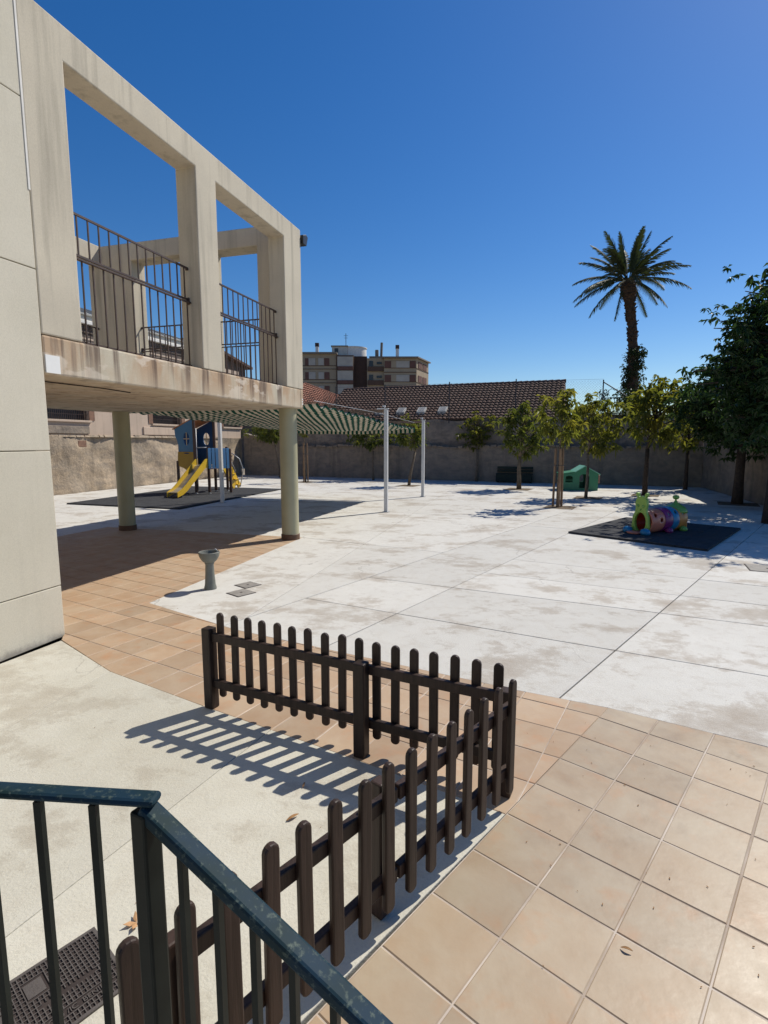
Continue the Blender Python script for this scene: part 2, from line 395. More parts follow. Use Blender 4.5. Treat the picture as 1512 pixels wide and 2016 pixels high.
M['c_blue'] = plastic('bright blue plastic', (.02, .21, .40))
M['c_litred'] = plastic('lit salmon painted red', (.55, .055, .025))  # red look of the lit salmon interior, put into the colour
M['c_orange'] = plastic('orange plastic', (.60, .24, .06))
M['c_green'] = plastic('grass green plastic', (.16, .36, .07))
M['benchpaint'] = pm('dark green bench', (.010, .022, .020), (.014, .028, .024), 6, .6)
M['beige'] = pm('beige render', (.36, .29, .205), (.32, .26, .185), .5, .9)
M['brownband'] = pm('brown facade band', (.115, .07, .05), (.095, .06, .045), 1, .9)
M['maroon'] = pm('maroon shutter', (.15, .075, .06), (.12, .062, .05), 1, .8)
M['blind'] = pm('pale blind', (.44, .41, .36), (.38, .35, .31), .8, .8)
M['brownface'] = pm('dark brown brick', (.075, .045, .035), (.06, .038, .03), 1, .9)
M['roofgrey'] = pm('grey roof slab', (.22, .19, .16), (.18, .155, .13), 1, .9)
M['fencewire'] = pm('dark wire', (.05, .05, .055), (.04, .04, .045), 4, .6)
# ---------------------------------------------------------------- paving
AZ = R(16.6); UX, UY = math.sin(AZ), math.cos(AZ); OX, OY = -1.60, 10.85
def BL(a, b): return (OX + a*UX - b*UY, OY + a*UY + b*UX)      # building frame: a along the facade, b behind it
def clip(poly, p, q, off=0.0):
    """keep what lies left of the line p->q, moved off metres to its left"""
    dx, dy = q[0]-p[0], q[1]-p[1]; L = math.hypot(dx, dy); nx, ny = -dy/L, dx/L
    d = [(x-p[0])*nx + (y-p[1])*ny - off for x, y in poly]; out = []
    for i in range(len(poly)):
        j = (i+1) % len(poly)
        if d[i] >= 0: out.append(poly[i])
        if (d[i] >= 0) != (d[j] >= 0):
            t = d[i]/(d[i]-d[j]); out.append((poly[i][0]+t*(poly[j][0]-poly[i][0]), poly[i][1]+t*(poly[j][1]-poly[i][1])))
    return out
def area(p): return .5*sum(p[i][0]*p[(i+1) % len(p)][1]-p[(i+1) % len(p)][0]*p[i][1] for i in range(len(p)))
def clean(p):
    o = []
    for q in p:
        if not o or math.hypot(q[0]-o[-1][0], q[1]-o[-1][1]) > .004: o.append(q)
    if len(o) > 1 and math.hypot(o[0][0]-o[-1][0], o[0][1]-o[-1][1]) < .004: o.pop()
    return o

gm = MB(); gm.v = [(-500,-300,-.16),(500,-300,-.16),(500,900,-.16),(-500,900,-.16)]; gm.f = [(0,1,2,3)]
struct(gm.build('ground', M['ground']))

ct0, ct1, cr0, sm, cr2 = (-2.872, 6.346), (-1.573, 5.42), (1.097, 4.007), (1.658, 3.746), (2.478, 3.232)
ct2 = (-1.68, 10.86)
BW0, BW1 = (-8.3, 32.0), (13.7, 23.1)
RW1 = (11.2, 14.6)
yard_main = [ct0, ct1, cr0, sm, cr2, (4.2, 2.25), (10, -1.5), (17, 6), BW1, (3.10, 27.4), ct2]
yard_west = [ct2, (3.10, 27.4), BW0, BL(-.02, 12.62), BL(-.02, -.05)]
yard_side = [BL(-.02, 12.62), BL(-7, 12.62), BL(-7, 5.0), BL(-.02, 5.0)]
G = .006
def cut(polys, p, q, G=.006):
    out = []
    for po in polys:
        for a, b in ((p, q), (q, p)):
            c = clean(clip(po, a, b, G))
            if len(c) > 2 and abs(area(c)) > .01: out.append(c)
    return out
LA = ((-1.20, 6.25), (1.053, 9.36)); LC = ((.159, 5.96), (3.957, 11.36)); LG = ((1.369, 3.92), (4.546, 7.527))
rowB = ((-.9, 6.504), (3.224, 4.282)); rowD = ((-.177, 7.575), (4.096, 5.509)); rowE = ((1.824, 7.697), (4.612, 6.236)); rowF = ((2.187, 8.779), (5.214, 7.083))
lineI = ((-1.706, 10.883), (1.053, 9.36)); lineH = ((-1.291, 6.751), (-.367, 10.236))
def half(polys, p, q): return [c for c in (clean(clip(po, p, q, G)) for po in polys) if len(c) > 2 and abs(area(c)) > .01]
leftA = half([yard_main], *LA); rest = half([yard_main], LA[1], LA[0])
s_a = half(half(rest, *LC), LC[0], LC[1]); r2 = half(rest, LC[1], LC[0])
s_c = half(r2, *LG); s_g = half(r2, LG[1], LG[0])
slabs = []
la = cut(leftA, *lineI); la2 = []
for po in la:
    cx = sum(p[0] for p in po)/len(po); cy = sum(p[1] for p in po)/len(po)
    la2 += cut([po], *lineH) if cy < 13 or True else [po]
for off in (4.6, 9.4): la2 = cut(la2, (lineI[0][0]+off*UX, lineI[0][1]+off*UY), (lineI[1][0]+off*UX, lineI[1][1]+off*UY))
slabs += la2
far1 = ((2.0, 13.2), (6.4, 10.7)); far2 = ((3.0, 17.4), (8.0, 14.6))
for grp, rows in ((s_a, (rowB, rowD, far1, far2)), (s_c, (rowB, rowD, rowE, rowF, far1, far2)), (s_g, (rowB, rowD, rowE, rowF, far1, far2))):
    for r in rows: grp = cut(grp, *r)
    slabs += grp
west = [yard_west]
for off in (4.4, 8.8, 13.2): west = cut(west, BL(off, 0), BL(off, 9))
for b in (4.0, 8.2): west = cut(west, BL(0, b), BL(9, b))
slabs += west + cut([yard_side], BL(-3.5, 0), BL(-3.5, 9))
full = [ct0, ct1, cr0, sm, cr2, (4.2, 2.25), (10, -1.5), (17, 6), BW1, BW0, BL(-7, 12.62), BL(-7, 5.0), BL(-.02, 5.0), ct2]
def sheet(poly, z):
    mb = MB(); mb.v = [(x, y, z) for x, y in poly]; mb.f = [tuple(range(len(poly)))]; return mb
yard = struct(sheet(full, -.012).build('courtyard', M['joint']))
def slab_obj(po, mat, parent):
    if area(po) < 0: po = po[::-1]
    cx = sum(p[0] for p in po)/len(po); cy = sum(p[1] for p in po)/len(po)
    mb = MB().prism([(x-cx, y-cy) for x, y in po], -.05, 0)
    return mb.build('slab', mat, parent, bevel=.004, loc=(cx, cy, random.uniform(-.0012, .0012)))
for po in slabs: slab_obj(po, M['yard'], yard)

terr_poly = [(-3.20, 5.10), (-3.43, 4.46), BL(-6.9, .04), BL(-11.2, .04), (-1.1, .2), (-.93, .86), (.64, 2.60), (-.176, 3.093), (-1.346, 3.769), (-2.345, 4.374)][::-1]
terrace = struct(sheet(terr_poly, -.012).build('terrace', M['joint']))
tl = [terr_poly]
tl = cut(tl, (-2.608, 3.416), (-2.345, 4.374), .0025); tl = cut(tl, (-1.512, 1.874), (-1.239, 2.452), .002)
for po in tl: slab_obj(po, M['terrace'], terrace)

T = .3332; TG = .0032
def tile_piece(region, ux, uy, ox, oy, i, j):
    """region cut to one grid cell; grid axes (ux,uy) and its left normal"""
    vx, vy = -uy, ux; c = [(ox+ux*T*(i+a)+vx*T*(j+b), oy+uy*T*(i+a)+vy*T*(j+b)) for a, b in ((0,0),(1,0),(1,1),(0,1))]
    po = region
    for k in range(4):
        po = clip(po, c[k], c[(k+1) % 4], TG)
        if len(po) < 3: return None, c
    po = clean(po)
    if len(po) < 3 or abs(area(po)) < .002: return None, c
    return po, c
def tile_mesh(po):                         # chamfered tile
    if area(po) < 0: po = po[::-1]
    cx = sum(p[0] for p in po)/len(po); cy = sum(p[1] for p in po)/len(po); k = len(po)
    mb = MB(); ins = []
    for x, y in po:
        d = math.hypot(x-cx, y-cy) or 1; s = max(0, 1-.006/d); ins.append((cx+(x-cx)*s, cy+(y-cy)*s))
    mb.v = [(x-cx, y-cy, -.02) for x, y in po]+[(x-cx, y-cy, -.0035) for x, y in po]+[(x-cx, y-cy, 0) for x, y in ins]
    for i in range(k):
        j = (i+1) % k; mb.f += [(i, j, k+j, k+i), (k+i, k+j, 2*k+j, 2*k+i)]
    mb.f.append(tuple(2*k+i for i in range(k))); return mb, (cx, cy)
def lay(region, ang, org, parent, mat, rng, single, stuffname):
    ux, uy = math.cos(ang), math.sin(ang); full_me = None; rest = MB(); cnt = 0
    for i in range(*rng[0]):
        for j in range(*rng[1]):
            po, c = tile_piece(region, ux, uy, org[0], org[1], i, j)
            if po is None: continue
            mb, (cx, cy) = tile_mesh(po)
            if not single(cx, cy):
                n = len(rest.v); rest.v += [(x+cx, y+cy, z) for x, y, z in mb.v]; rest.f += [tuple(n+q for q in f) for f in mb.f]; continue
            if len(po) == 4 and abs(abs(area(po))-(T-2*TG)**2) < 1e-5:
                if full_me is None:
                    full_me = MB(); fp = [(-(T/2-TG), -(T/2-TG)), (T/2-TG, -(T/2-TG)), (T/2-TG, T/2-TG), (-(T/2-TG), T/2-TG)]
                    full_me, _ = tile_mesh(fp); full_me = full_me.mesh('tile')
                o = link('tile', full_me, mat, parent, loc=(cx, cy, 0), rz=ang)
            else: o = mb.build('tile', mat, parent, loc=(cx, cy, 0))
            o.location[2] = random.uniform(-.0008, .0008); cnt += 1
            o.rotation_euler[0] = random.uniform(-.002, .002); o.rotation_euler[1] = random.uniform(-.002, .002)
    if rest.v: o = rest.build(stuffname, mat, parent); o['kind'] = 'stuff'
    return cnt
patio_poly = [(1.658, 3.746), (-.93, .82), (-.93, -.6), (3.6, -.6), (4.2, 2.25), (2.478, 3.232)]
patio = struct(sheet(patio_poly, -.0035).build('patio', M['grout']))
n1 = lay(patio_poly, R(-41.4), (2.001, 3.635), patio, M['tile'], ((-9, 9), (-16, 5)), lambda x, y: y > 1.0, 'covered_tiles')
path_poly = [(-3.21, 5.12), (-2.345, 4.374), (-1.346, 3.769), (-.176, 3.093), (.64, 2.60), (1.658, 3.746), (1.097, 4.007), ct1, ct0, ct2, BL(-.02, 5.0), BL(-5.83, 5.0), BL(-5.83, -.006)]
path = struct(sheet(path_poly, -.004).build('tiled_path', M['grout']))
n2 = lay(path_poly, R(-30.5), (-1.346, 3.769), path, M['tile_path'], ((-40, 12), (-4, 40)),
         lambda x, y: ((x-OX)*-UY + (y-OY)*UX) < .05, 'shaded_tiles')
print('tiles', n1, n2)
# ---------------------------------------------------------------- school building (local x = out of the facade, y = along it)
school = thing('school_building', 'cream school building with open concrete balcony frame on round columns', 'building', (OX, OY, 0), -AZ)
zj = [0.0, .515, 1.865, 3.555, 5.03, 6.6, 8.2]
MB().box(-7.9, -.16, -13.0, -5.83, -.05, 8.1).build('core_wall', M['plaster'], school)
for z0, z1 in zip(zj[:-1], zj[1:]):
    for y0, y1 in ((-9.4, -5.815), (-13.0, -9.4)):
        MB().box(-.15, 0, y0+.004, y1-.004, z0+(.004 if z0 else -.02), z1-.004).build('wall_panel', M['plaster'], school, bevel=.006)
MB().box(-.02, .006, -5.832, -5.812, 4.25, 8.2).build('sealant_joint', M['whitetrim'], school)

# slab with an upstand round its edge (z 2.60 to 2.97)
D = 4.68
xs = [-D, -D+.32, -.32, 0]; ys = [-5.81, -.4, 0]; zs = [2.60, 2.80, 2.97]
me = cells(xs, ys, zs, lambda x, y, z: z < 2.8 or x > -.32 or x < -D+.32 or y > -.4)
link('balcony_slab', me, M['slab'], school, bevel=.022)
xs = [-D, -3.6, -2.44, -1.75, -.72, -.32, 0]; xs = sorted(set(xs + [-D+.32]))
ys = [-5.81, -5.33, -3.26, -2.79, -.70, -.4, 0]; zs = [2.975, 5.62, 5.96]
def fr(x, y, z):
    top = z > 5.62
    if x > -.32: return top or y < -5.33 or -3.26 < y < -2.79 or y > -.70
    if y > -.4: return top or x < -3.6 or -2.44 < x < -1.75 or x > -.72
    if x < -D+.32: return top or y < -5.33 or -3.26 < y < -2.79
    return False
me = cells(xs, ys, zs, fr)
link('concrete_frame', me, M['frame'], school, bevel=.014)
# round columns under the slab
for y, x in ((-.22, -.24), (-.22, -4.25)):
    c = MB().lathe([(.172, 0), (.172, 2.602)], 40, (x, y, 0)).build('column', M['column'], school, smooth=40)
    MB().lathe([(.186, 0), (.186, .105), (.178, .112)], 40, (x, y, 0)).build('skirting_ring', M['skirt'], c, smooth=40)
MB().box(-.004, .006, -5.795, -5.635, 2.615, 2.785).build('wall_plate', M['whiteplate'], school)
mb = MB()
for k in range(3): mb.box(0, .003, -.075, -.03, 2.68+k*.045, 2.705+k*.045)
mb.build('number_mark', M['whiteplate'], school)
MB().tube([(-.55, -5.6, 2.592), (-.5, -4.6, 2.590), (-.62, -4.0, 2.592)], .007, 6).build('cable', M['castdark'], school)
# floodlight on the roof corner
fl = MB().extr([(.02, 5.72), (.02, 5.88), (.16, 5.93), (.24, 5.90), (.17, 5.72)], 'x', -.17, .05).build('floodlight', M['black'], school, bevel=.008)
MB().extr([(.175, 5.735), (.232, 5.885), (.236, 5.882), (.18, 5.73)], 'x', -.15, .03).build('lens', M['darkglass'], fl)
# railings between the pillars
def railing(p, q, zt, zm, zb, n, step_out):
    p, q = Vector((*p, 0)), Vector((*q, 0)); d = (q-p).normalized(); nrm = Vector((d.y, -d.x, 0))*step_out
    up = lambda v, z: Vector((v.x, v.y, z))
    r = MB().beam(up(p, zt), up(q, zt), .022, .022)
    r.beam(up(p, zm+.02), up(q, zm+.02), .024, .020); r.beam(up(p+nrm, zm-.025), up(q+nrm, zm-.025), .034, .016)
    r.beam(up(p, zb+.05), up(q, zb+.05), .02, .014)
    for e in (p, q):
        r.beam(up(e, zt-.0)-d*.0, up(e, zt)+Vector((0, 0, -.03)), .03, .04); r.box(e.x-.02, e.x+.02, e.y-.025, e.y+.025, zm-.045, zm+.045)
    ro = r.build('railing', M['iron'], school)
    hi = MB().box(-.007, .007, -.007, .007, zm+.02, zt).mesh('bar'); lo = MB().box(-.007, .007, -.007, .007, zb, zm-.02).mesh('bar')
    for i in range(n):
        t = (i+.5)/n; v = p.lerp(q, t); link('bar', hi, M['iron'], ro, loc=(v.x, v.y, 0))
        v = p.lerp(q, (i+.62)/n)+nrm*.5; link('bar', lo, M['iron'], ro, loc=(v.x, v.y, 0))
railing((-.20, -5.33), (-.20, -3.26), 4.33, 3.89, 2.97, 14, .03)
railing((-.20, -2.79), (-.20, -.70), 4.33, 3.89, 2.97, 14, .03)
railing((-.72, -.2), (-1.75, -.2), 4.33, 3.87, 2.97, 8, .03)
railing((-2.44, -.2), (-3.6, -.2), 4.33, 3.87, 2.97, 9, .03)
railing((-D+.16, -2.79), (-D+.16, -.4), 4.33, 3.87, 2.97, 15, .03)
railing((-D+.16, -5.33), (-D+.16, -3.26), 4.33, 3.87, 2.97, 14, .03)

# ---------------------------------------------------------------- awning on white posts
aw = thing('shade_awning', 'green and white striped awning sagging in folds on white posts and beams', 'awning', (OX, OY, 0), -AZ)
PX0, PX1, PY0, PY1 = .30, -4.45, .02, 8.32           # local x at both edges, y near and far
nf = 18; ny = nf*8; nx = 24; mb = MB()
def awz(x, y):
    t = (y-PY0)/(PY1-PY0); base = 2.70 - .27*t
    ph = (t*nf) % 1.0; sag = (.085 if t < .93 else .04)*(4*ph*(1-ph))
    sx = (x-PX1)/(PX0-PX1)
    return base - sag*(1+.25*math.sin(7*x+3*y)) - .05*math.sin(math.pi*sx) + .025*mnoise.noise((x*1.3, y*.7, 3.1))
for j in range(ny+1):
    for i in range(nx+1):
        x = PX1+(PX0-PX1)*i/nx; y = PY0+(PY1-PY0)*j/ny
        mb.v.append((x, y, awz(x, y)))
for j in range(ny):
    for i in range(nx): a = j*(nx+1)+i; mb.f.append((a, a+1, a+nx+2, a+nx+1))
o = mb.build('cloth', M['awning'], aw, smooth=True); s = o.modifiers.new('thick', 'SOLIDIFY'); s.thickness = .003
mb = MB(); nv = 60                                   # hanging valance at the far edge
for i in range(nv+1):
    x = PX1+(PX0-PX1)*i/nv; z = awz(x, PY1); w = .012*math.sin(i*1.3)
    mb.v += [(x, PY1+.004, z+.01), (x, PY1+.01+w, z-.16-.006*math.sin(i*.9))]
for i in range(nv): mb.f.append((2*i, 2*i+2, 2*i+3, 2*i+1))
o = mb.build('valance', M['awning'], aw); s = o.modifiers.new('thick', 'SOLIDIFY'); s.thickness = .003
for k in range(nf+1):
    y = PY0+(PY1-PY0)*k/nf; z = awz(0, y)+.05
    MB().beam((PX0+.03, y, awz(PX0, y)+.012), (PX1-.03, y, awz(PX1, y)+.012), .02, .018).build('batten', M['brownbeam'], aw)
for (x, y, zt) in ((.43, 4.36, 2.84), (.50, 8.78, 2.70), (-5.27, 5.04, 2.86), (-4.62, 8.9, 2.70)):
    p = MB().box(x-.05, x+.05, y-.05, y+.05, 0, zt).build('post', M['white'], aw, bevel=.006)
    if x > 0: MB().box(x-.09, x+.07, y-.06, y+.06, zt+.001, zt+.022).box(x-.10, x-.02, y-.03, y+.03, zt+.06, zt+.10).box(x-.05, x-.03, y-.01, y+.01, zt+.02, zt+.07).build('bracket', M['white'], p)
    MB().box(x-.09, x+.09, y-.09, y+.09, 0, .012).build('foot_plate', M['g_steel'], p)
MB().beam((.38, 4.36, 2.79), (-5.22, 5.04, 2.79), .07, .09).build('beam', M['brownbeam'], aw)
MB().beam((.45, 8.78, 2.65), (-4.57, 8.9, 2.65), .07, .09).build('beam', M['brownbeam'], aw)
for x in (PX0-.1, PX1+.1):
    MB().tube([(x, .05, 2.76), (x, 4.4, 2.74), (x, 8.8, 2.62)], .006, 6).build('cable', M['g_steel'], aw)

# ---------------------------------------------------------------- picket fence
fence_t = Vector((.8985, -.4390, 0)); near_t = Vector((-.663, -.749, 0))
P0 = Vector((-1.186, 3.745, 0)); Q0 = Vector((.672, 2.655, 0))
def picket_mesh(w=.056, d=.024, z0=.085, z1=.725):
    pts = []; n = 7
    for k in range(n+1): t = math.pi*k/n; pts.append((w/2*math.cos(t), z1-w*.5+w*.5*math.sin(t)))
    for k in range(n+1): t = math.pi+math.pi*k/n; pts.append((w/2*math.cos(t), z0+w*.38+w*.38*math.sin(t)))
    mb = MB().extr(pts, 'y', -d/2, d/2); return mb.mesh('picket')
pk = picket_mesh()
fence = thing('picket_fence', 'low dark brown wooden picket fence turning a corner on the terrace', 'fence', (-1.25, 3.72, 0))
fo = Vector(fence.location)
def put_picket(p, ang, parent):
    o = link('picket', pk, M['wood'], parent, bevel=.006, loc=p, rz=ang)
    o.rotation_euler[1] = random.uniform(-.008, .008); o.location[2] += random.uniform(-.006, .006); return o
random.seed(11)
angL = math.atan2(fence_t.y, fence_t.x); nL = Vector((fence_t.y, -fence_t.x, 0))      # towards the camera
angN = math.atan2(near_t.y, near_t.x); nN = Vector((near_t.y, -near_t.x, 0))          # towards the terrace side
if nN.dot(Vector((-1, 1, 0))) < 0: nN = -nN
for i in range(17): put_picket(P0+fence_t*(.1271*i)-fo, angL, fence)
for i in range(15): put_picket(Q0+near_t*(.1405*i)-fo, angN, fence)
def railb(p, q, z, h=.062, d=.034):
    mb = MB().beam(Vector(p)+Vector((0, 0, z))-fo, Vector(q)+Vector((0, 0, z))-fo, d, h); mb.build('rail', M['wood'], fence, bevel=.006)
offL = nL*.030
for z in (.548, .195):
    railb(P0-fence_t*.05+offL, P0+fence_t*1.20+offL, z); railb(P0+fence_t*1.20+fence_t*.012+offL, P0+fence_t*2.09+offL, z)
offN = nN*.030
for z in (.548, .195):
    railb(Q0-near_t*.03+offN, Q0+near_t*.90+offN, z); railb(Q0+near_t*.912+offN, Q0+near_t*1.80+offN, z)
def post(p, ang, h=.612, w=.078):
    o = MB().box(-w/2, w/2, -w/2, w/2, 0, h).build('post', M['wood'], fence, bevel=.008, loc=Vector(p)-fo, rz=ang); return o
post(P0-fence_t*.085+nL*.030, angL); post(P0+fence_t*1.205+nL*.088, angL); post(P0+fence_t*2.10+nL*.060, angL)
post(Vector((-.015, 2.0, 0)), angN, .60, .06); post(Q0+near_t*1.84+nN*.05, angN, .60, .05)
for z in (.30, .50): MB().tube([Q0+near_t*1.885+nN*.06-fo+Vector((0, 0, z-.05)), Q0+near_t*1.885+nN*.06-fo+Vector((0, 0, z+.05))], .008, 8).build('hinge', M['castiron'], fence)

# ---------------------------------------------------------------- stairs and railing by the camera
H0 = .42
steps = struct(MB().box(-2.6, .12, -1.6, .93, -.05, H0).box(.12, .45, -1.6, .83, -.05, .28).box(.45, .78, -1.6, .71, -.05, .14).build('stairs', M['terrace']))
sr = thing('stair_railing', 'worn blue green iron stair railing with thin bars in the foreground', 'railing', (-.43, .90, H0))
so = Vector(sr.location)
def rel(x, y, z): return Vector((x, y, z)) - so
N = Vector((-.425, .885, 1.315)); LE = Vector((-1.55, .985, 1.315)); SE = Vector((.547, .489, .723))
MB().beam(LE-so, N-so+Vector((.02, 0, 0)), .036, .015).build('top_rail', M['rail'], sr, bevel=.007)
d = (SE-N).normalized()
MB().beam(N-so+Vector((-.006, .002, -.016)), SE-so, .036, .026).build('handrail', M['rail'], sr, bevel=.006)
MB().box(-.019, .019, -.019, .019, 0, .884).build('newel_post', M['railbar'], sr, bevel=.005, loc=N-so-Vector((0, 0, .902))+Vector((-.004, 0, 0)), rz=R(-28))
bm_ = MB().box(-.0065, .0065, -.0065, .0065, 0, 1).mesh('baluster')
for i in range(9):
    p = N.lerp(LE, 0) + (LE-N).normalized()*(.102+.106*i); o = link('baluster', bm_, M['railbar'], sr, loc=(p.x-so.x, p.y-so.y, .06)); o.scale[2] = p.z-so.z-.075
for i in range(8):
    p = N + (SE-N)*((.075+.075*i)/(SE-N).xy.length); zb = max(0.0, .42-.14*max(0, math.ceil((p.x-.12)/.33)))
    o = link('baluster', bm_, M['railbar'], sr, loc=(p.x-so.x, p.y-so.y, zb-H0+.06), rz=R(-24)); o.scale[2] = p.z-zb-.09
MB().beam(LE-so-Vector((0, 0, .86)), N-so-Vector((0, 0, .86)), .03, .02).build('bottom_rail', M['railbar'], sr)
# ---------------------------------------------------------------- drinking fountain, covers, litter
ft = thing('drinking_fountain', 'low grey stone drinking fountain with round bowl beside the tiled path', 'fountain', (-2.325, 6.99, 0))
MB().lathe([(.092, 0), (.092, .02), (.080, .06), (.068, .20), (.062, .33), (.066, .345), (.072, .35), (.072, .362)], 28).build('pedestal', M['stone_f'], ft, smooth=35)
MB().lathe([(.070, .363), (.085, .368), (.115, .395), (.143, .44), (.156, .485), (.158, .50), (.152, .505), (.140, .50), (.128, .465), (.10, .43), (.05, .412), (.001, .41)], 36).build('bowl', M['stone_f'], ft, smooth=35)
MB().tube([(.10, .06, .43), (.10, .06, .515), (.085, .05, .53), (.06, .035, .522)], .009, 8).build('spout', M['g_steel'], ft, smooth=True)
def cover(name, label, poly, mat, group=None, frame=True):
    cx = sum(p[0] for p in poly)/4; cy = sum(p[1] for p in poly)/4
    t = thing(name, label, 'cover', (cx, cy, 0), 0, group); q = [(x-cx, y-cy) for x, y in poly]
    MB().prism([(x*1.06, y*1.06) for x, y in q], -.01, .004).build('frame', M['castdark'], t)
    MB().prism(q, -.005, .0085).build('lid', mat, t, bevel=.003)
    s = MB().prism([(x*.12, y*.12) for x, y in q], .005, .0095); s.build('lifting_slot', M['castdark'], t)
    return t
e1 = Vector((.95, -.32)); e2 = Vector((.32, .95))
def sq(cx, cy, w, h, ang=-18.0):
    c, s = math.cos(R(ang)), math.sin(R(ang)); return [(cx+c*x-s*y, cy+s*x+c*y) for x, y in ((-w/2,-h/2),(w/2,-h/2),(w/2,h/2),(-w/2,h/2))]
cover('access_cover', 'small square grey access cover farther from the camera near the fountain', sq(-1.87, 7.17, .25, .25, -41), M['greycover'])
cover('access_cover', 'small square grey access cover nearer the camera by the fountain', sq(-1.86, 6.78, .26, .26, -41), M['greycover'])
cover('access_cover', 'grey square cover in the concrete at the right edge', sq(5.95, 8.10, .55, .5, -25), M['greycover'])

# cast-iron drain cover with a raised grid, seen through the railing
dc = thing('drain_cover', 'dark cast iron rectangular drain cover with raised grid behind railing bars', 'cover', (-1.22, 1.61, 0), R(49.5))
W2, H2 = .275, .170
MB().box(-W2, W2, -H2, H2, -.01, .004).build('lid', M['castdark'], dc, bevel=.004)
g = MB()
holes = [(-.20, -.06, .005, .075), (.0, .07, .035, .115), (.03, .205, -.035, -.005), (-.21, -.02, -.105, -.075), (.02, .235, -.115, -.085)]
def inhole(x, y): return any(a < x < b and c < y < d for a, b, c, d in holes)
nx_, ny_ = 34, 17
for i in range(nx_+1):
    x = -W2+.012+(2*W2-.024)*i/nx_; y = -H2+.012; st = (2*H2-.024)/ny_
    for j in range(ny_):
        if not inhole(x, y+st*(j+.5)): g.box(x-.0016, x+.0016, y+st*j, y+st*(j+1), .0035, .0085)
for j in range(ny_+1):
    y = -H2+.012+(2*H2-.024)*j/ny_; st = (2*W2-.024)/nx_
    for i in range(nx_):
        x = -W2+.012+st*(i+.5)
        if not inhole(x, y): g.box(x-st/2, x+st/2, y-.0016, y+.0016, .0035, .0083)
g.build('grid', M['castiron'], dc)
r = MB()
for a, b, c, d in ((-W2, W2, -H2, -H2+.012), (-W2, W2, H2-.012, H2), (-W2, -W2+.012, -H2+.013, H2-.013), (W2-.012, W2, -H2+.013, H2-.013)): r.box(a, b, c, d, .003, .009)
r.build('rim', M['castiron'], dc)
pads = MB()
for a, b, c, d in holes[:2]: pads.box(a+.006, b-.006, c+.006, d-.006, .0035, .007)
pads.build('raised_panel', M['castiron'], dc)
def text_part(txt, size, loc, parent, mat, name='lettering', ext=.0012):
    cu = bpy.data.curves.new('t', 'FONT'); cu.body = txt; cu.size = size; cu.extrude = ext; cu.align_x = 'LEFT'
    ob = bpy.data.objects.new('t', cu); col.objects.link(ob); dg = bpy.context.evaluated_depsgraph_get(); dg.update()
    me = bpy.data.meshes.new_from_object(ob.evaluated_get(dg)); bpy.data.objects.remove(ob)
    o = link(name, me, mat, parent); o.location = loc; return o
text_part('C O /IC  BENIBE', .028, (.022, -.112, .0065), dc, M['castiron'])
text_part('T', .04, (-.075, .028, .0085), dc, M['castdark'])

def leaf_litter(name, label, cat, loc, s, rz, mat, kind):
    mb = MB()
    if kind == 'star':
        for k in range(4):
            a = rz + k*math.pi/2 + random.uniform(-.25, .25); c, sn = math.cos(a), math.sin(a); l = s*random.uniform(.8, 1.1); w = s*.24
            mb.v += [(0,0,.004),(c*l*.5-sn*w, sn*l*.5+c*w, .006),(c*l, sn*l, .016),(c*l*.5+sn*w, sn*l*.5-c*w, .010)]; n = len(mb.v)-4; mb.f += [(n,n+1,n+2),(n,n+2,n+3)]
    else:
        n = 7; c, sn = math.cos(rz), math.sin(rz)
        for i in range(n):
            t = i/(n-1); x = (t-.5)*s; w = s*.12*math.sin(math.pi*t)**.8+.0008; z = .003+.007*math.sin(math.pi*t)+.006*t*t
            cv = .25*s*t*t*.6
            for k in (-1, 0, 1): mb.v.append((c*x-sn*(k*w+cv), sn*x+c*(k*w+cv), z+(.35*w if k else 0)))
        for i in range(n-1):
            for k in range(2): a = i*3+k; mb.f.append((a, a+1, a+4, a+3))
    o = mb.build(name, mat, None, loc=loc); m = o.modifiers.new('t', 'SOLIDIFY'); m.thickness = .0015
    tag(o, label, cat)
random.seed(5)
leaf_litter('dry_leaf', 'curled dry brown leaf on the terrace in front of the fence shadow', 'leaf', (-.475, 2.56, .002), .075, R(30), M['dryleaf'], 'leaf')
leaf_litter('dry_flower', 'dry star shaped bract on the terrace beside the drain cover', 'leaf', (-1.01, 1.95, .002), .045, R(20), M['petal'], 'star')
leaf_litter('dry_leaf', 'small brown curled leaf on the terracotta tiles at lower right', 'leaf', (.935, 1.83, .002), .042, R(-40), M['dryleaf'], 'leaf')
leaf_litter('seed_pod', 'small dry pod lying within the fence shadow', 'pod', (-.455, 2.83, .002), .04, R(70), M['dryleaf'], 'leaf')
rnd = random.Random(21); mb = MB()                 # scattered crumbs and bits of debris
for i in range(110):
    if rnd.random() < .5: x, y = rnd.uniform(.2, 2.6), rnd.uniform(1.4, 3.4)
    else: x, y = rnd.uniform(-2.5, 3.5), rnd.uniform(2.0, 8.0)
    s = rnd.uniform(.0015, .005); a = rnd.uniform(0, 3.14); mb.beam((x, y, .004), (x+s*2*math.cos(a), y+s*2*math.sin(a), .005), s*.7, s*.5)
o = mb.build('debris', M['dryleaf']); o['kind'] = 'stuff'; o['label'] = 'tiny bits of dry debris scattered over the paving'

ft.scale = (.88, .88, 1.0)
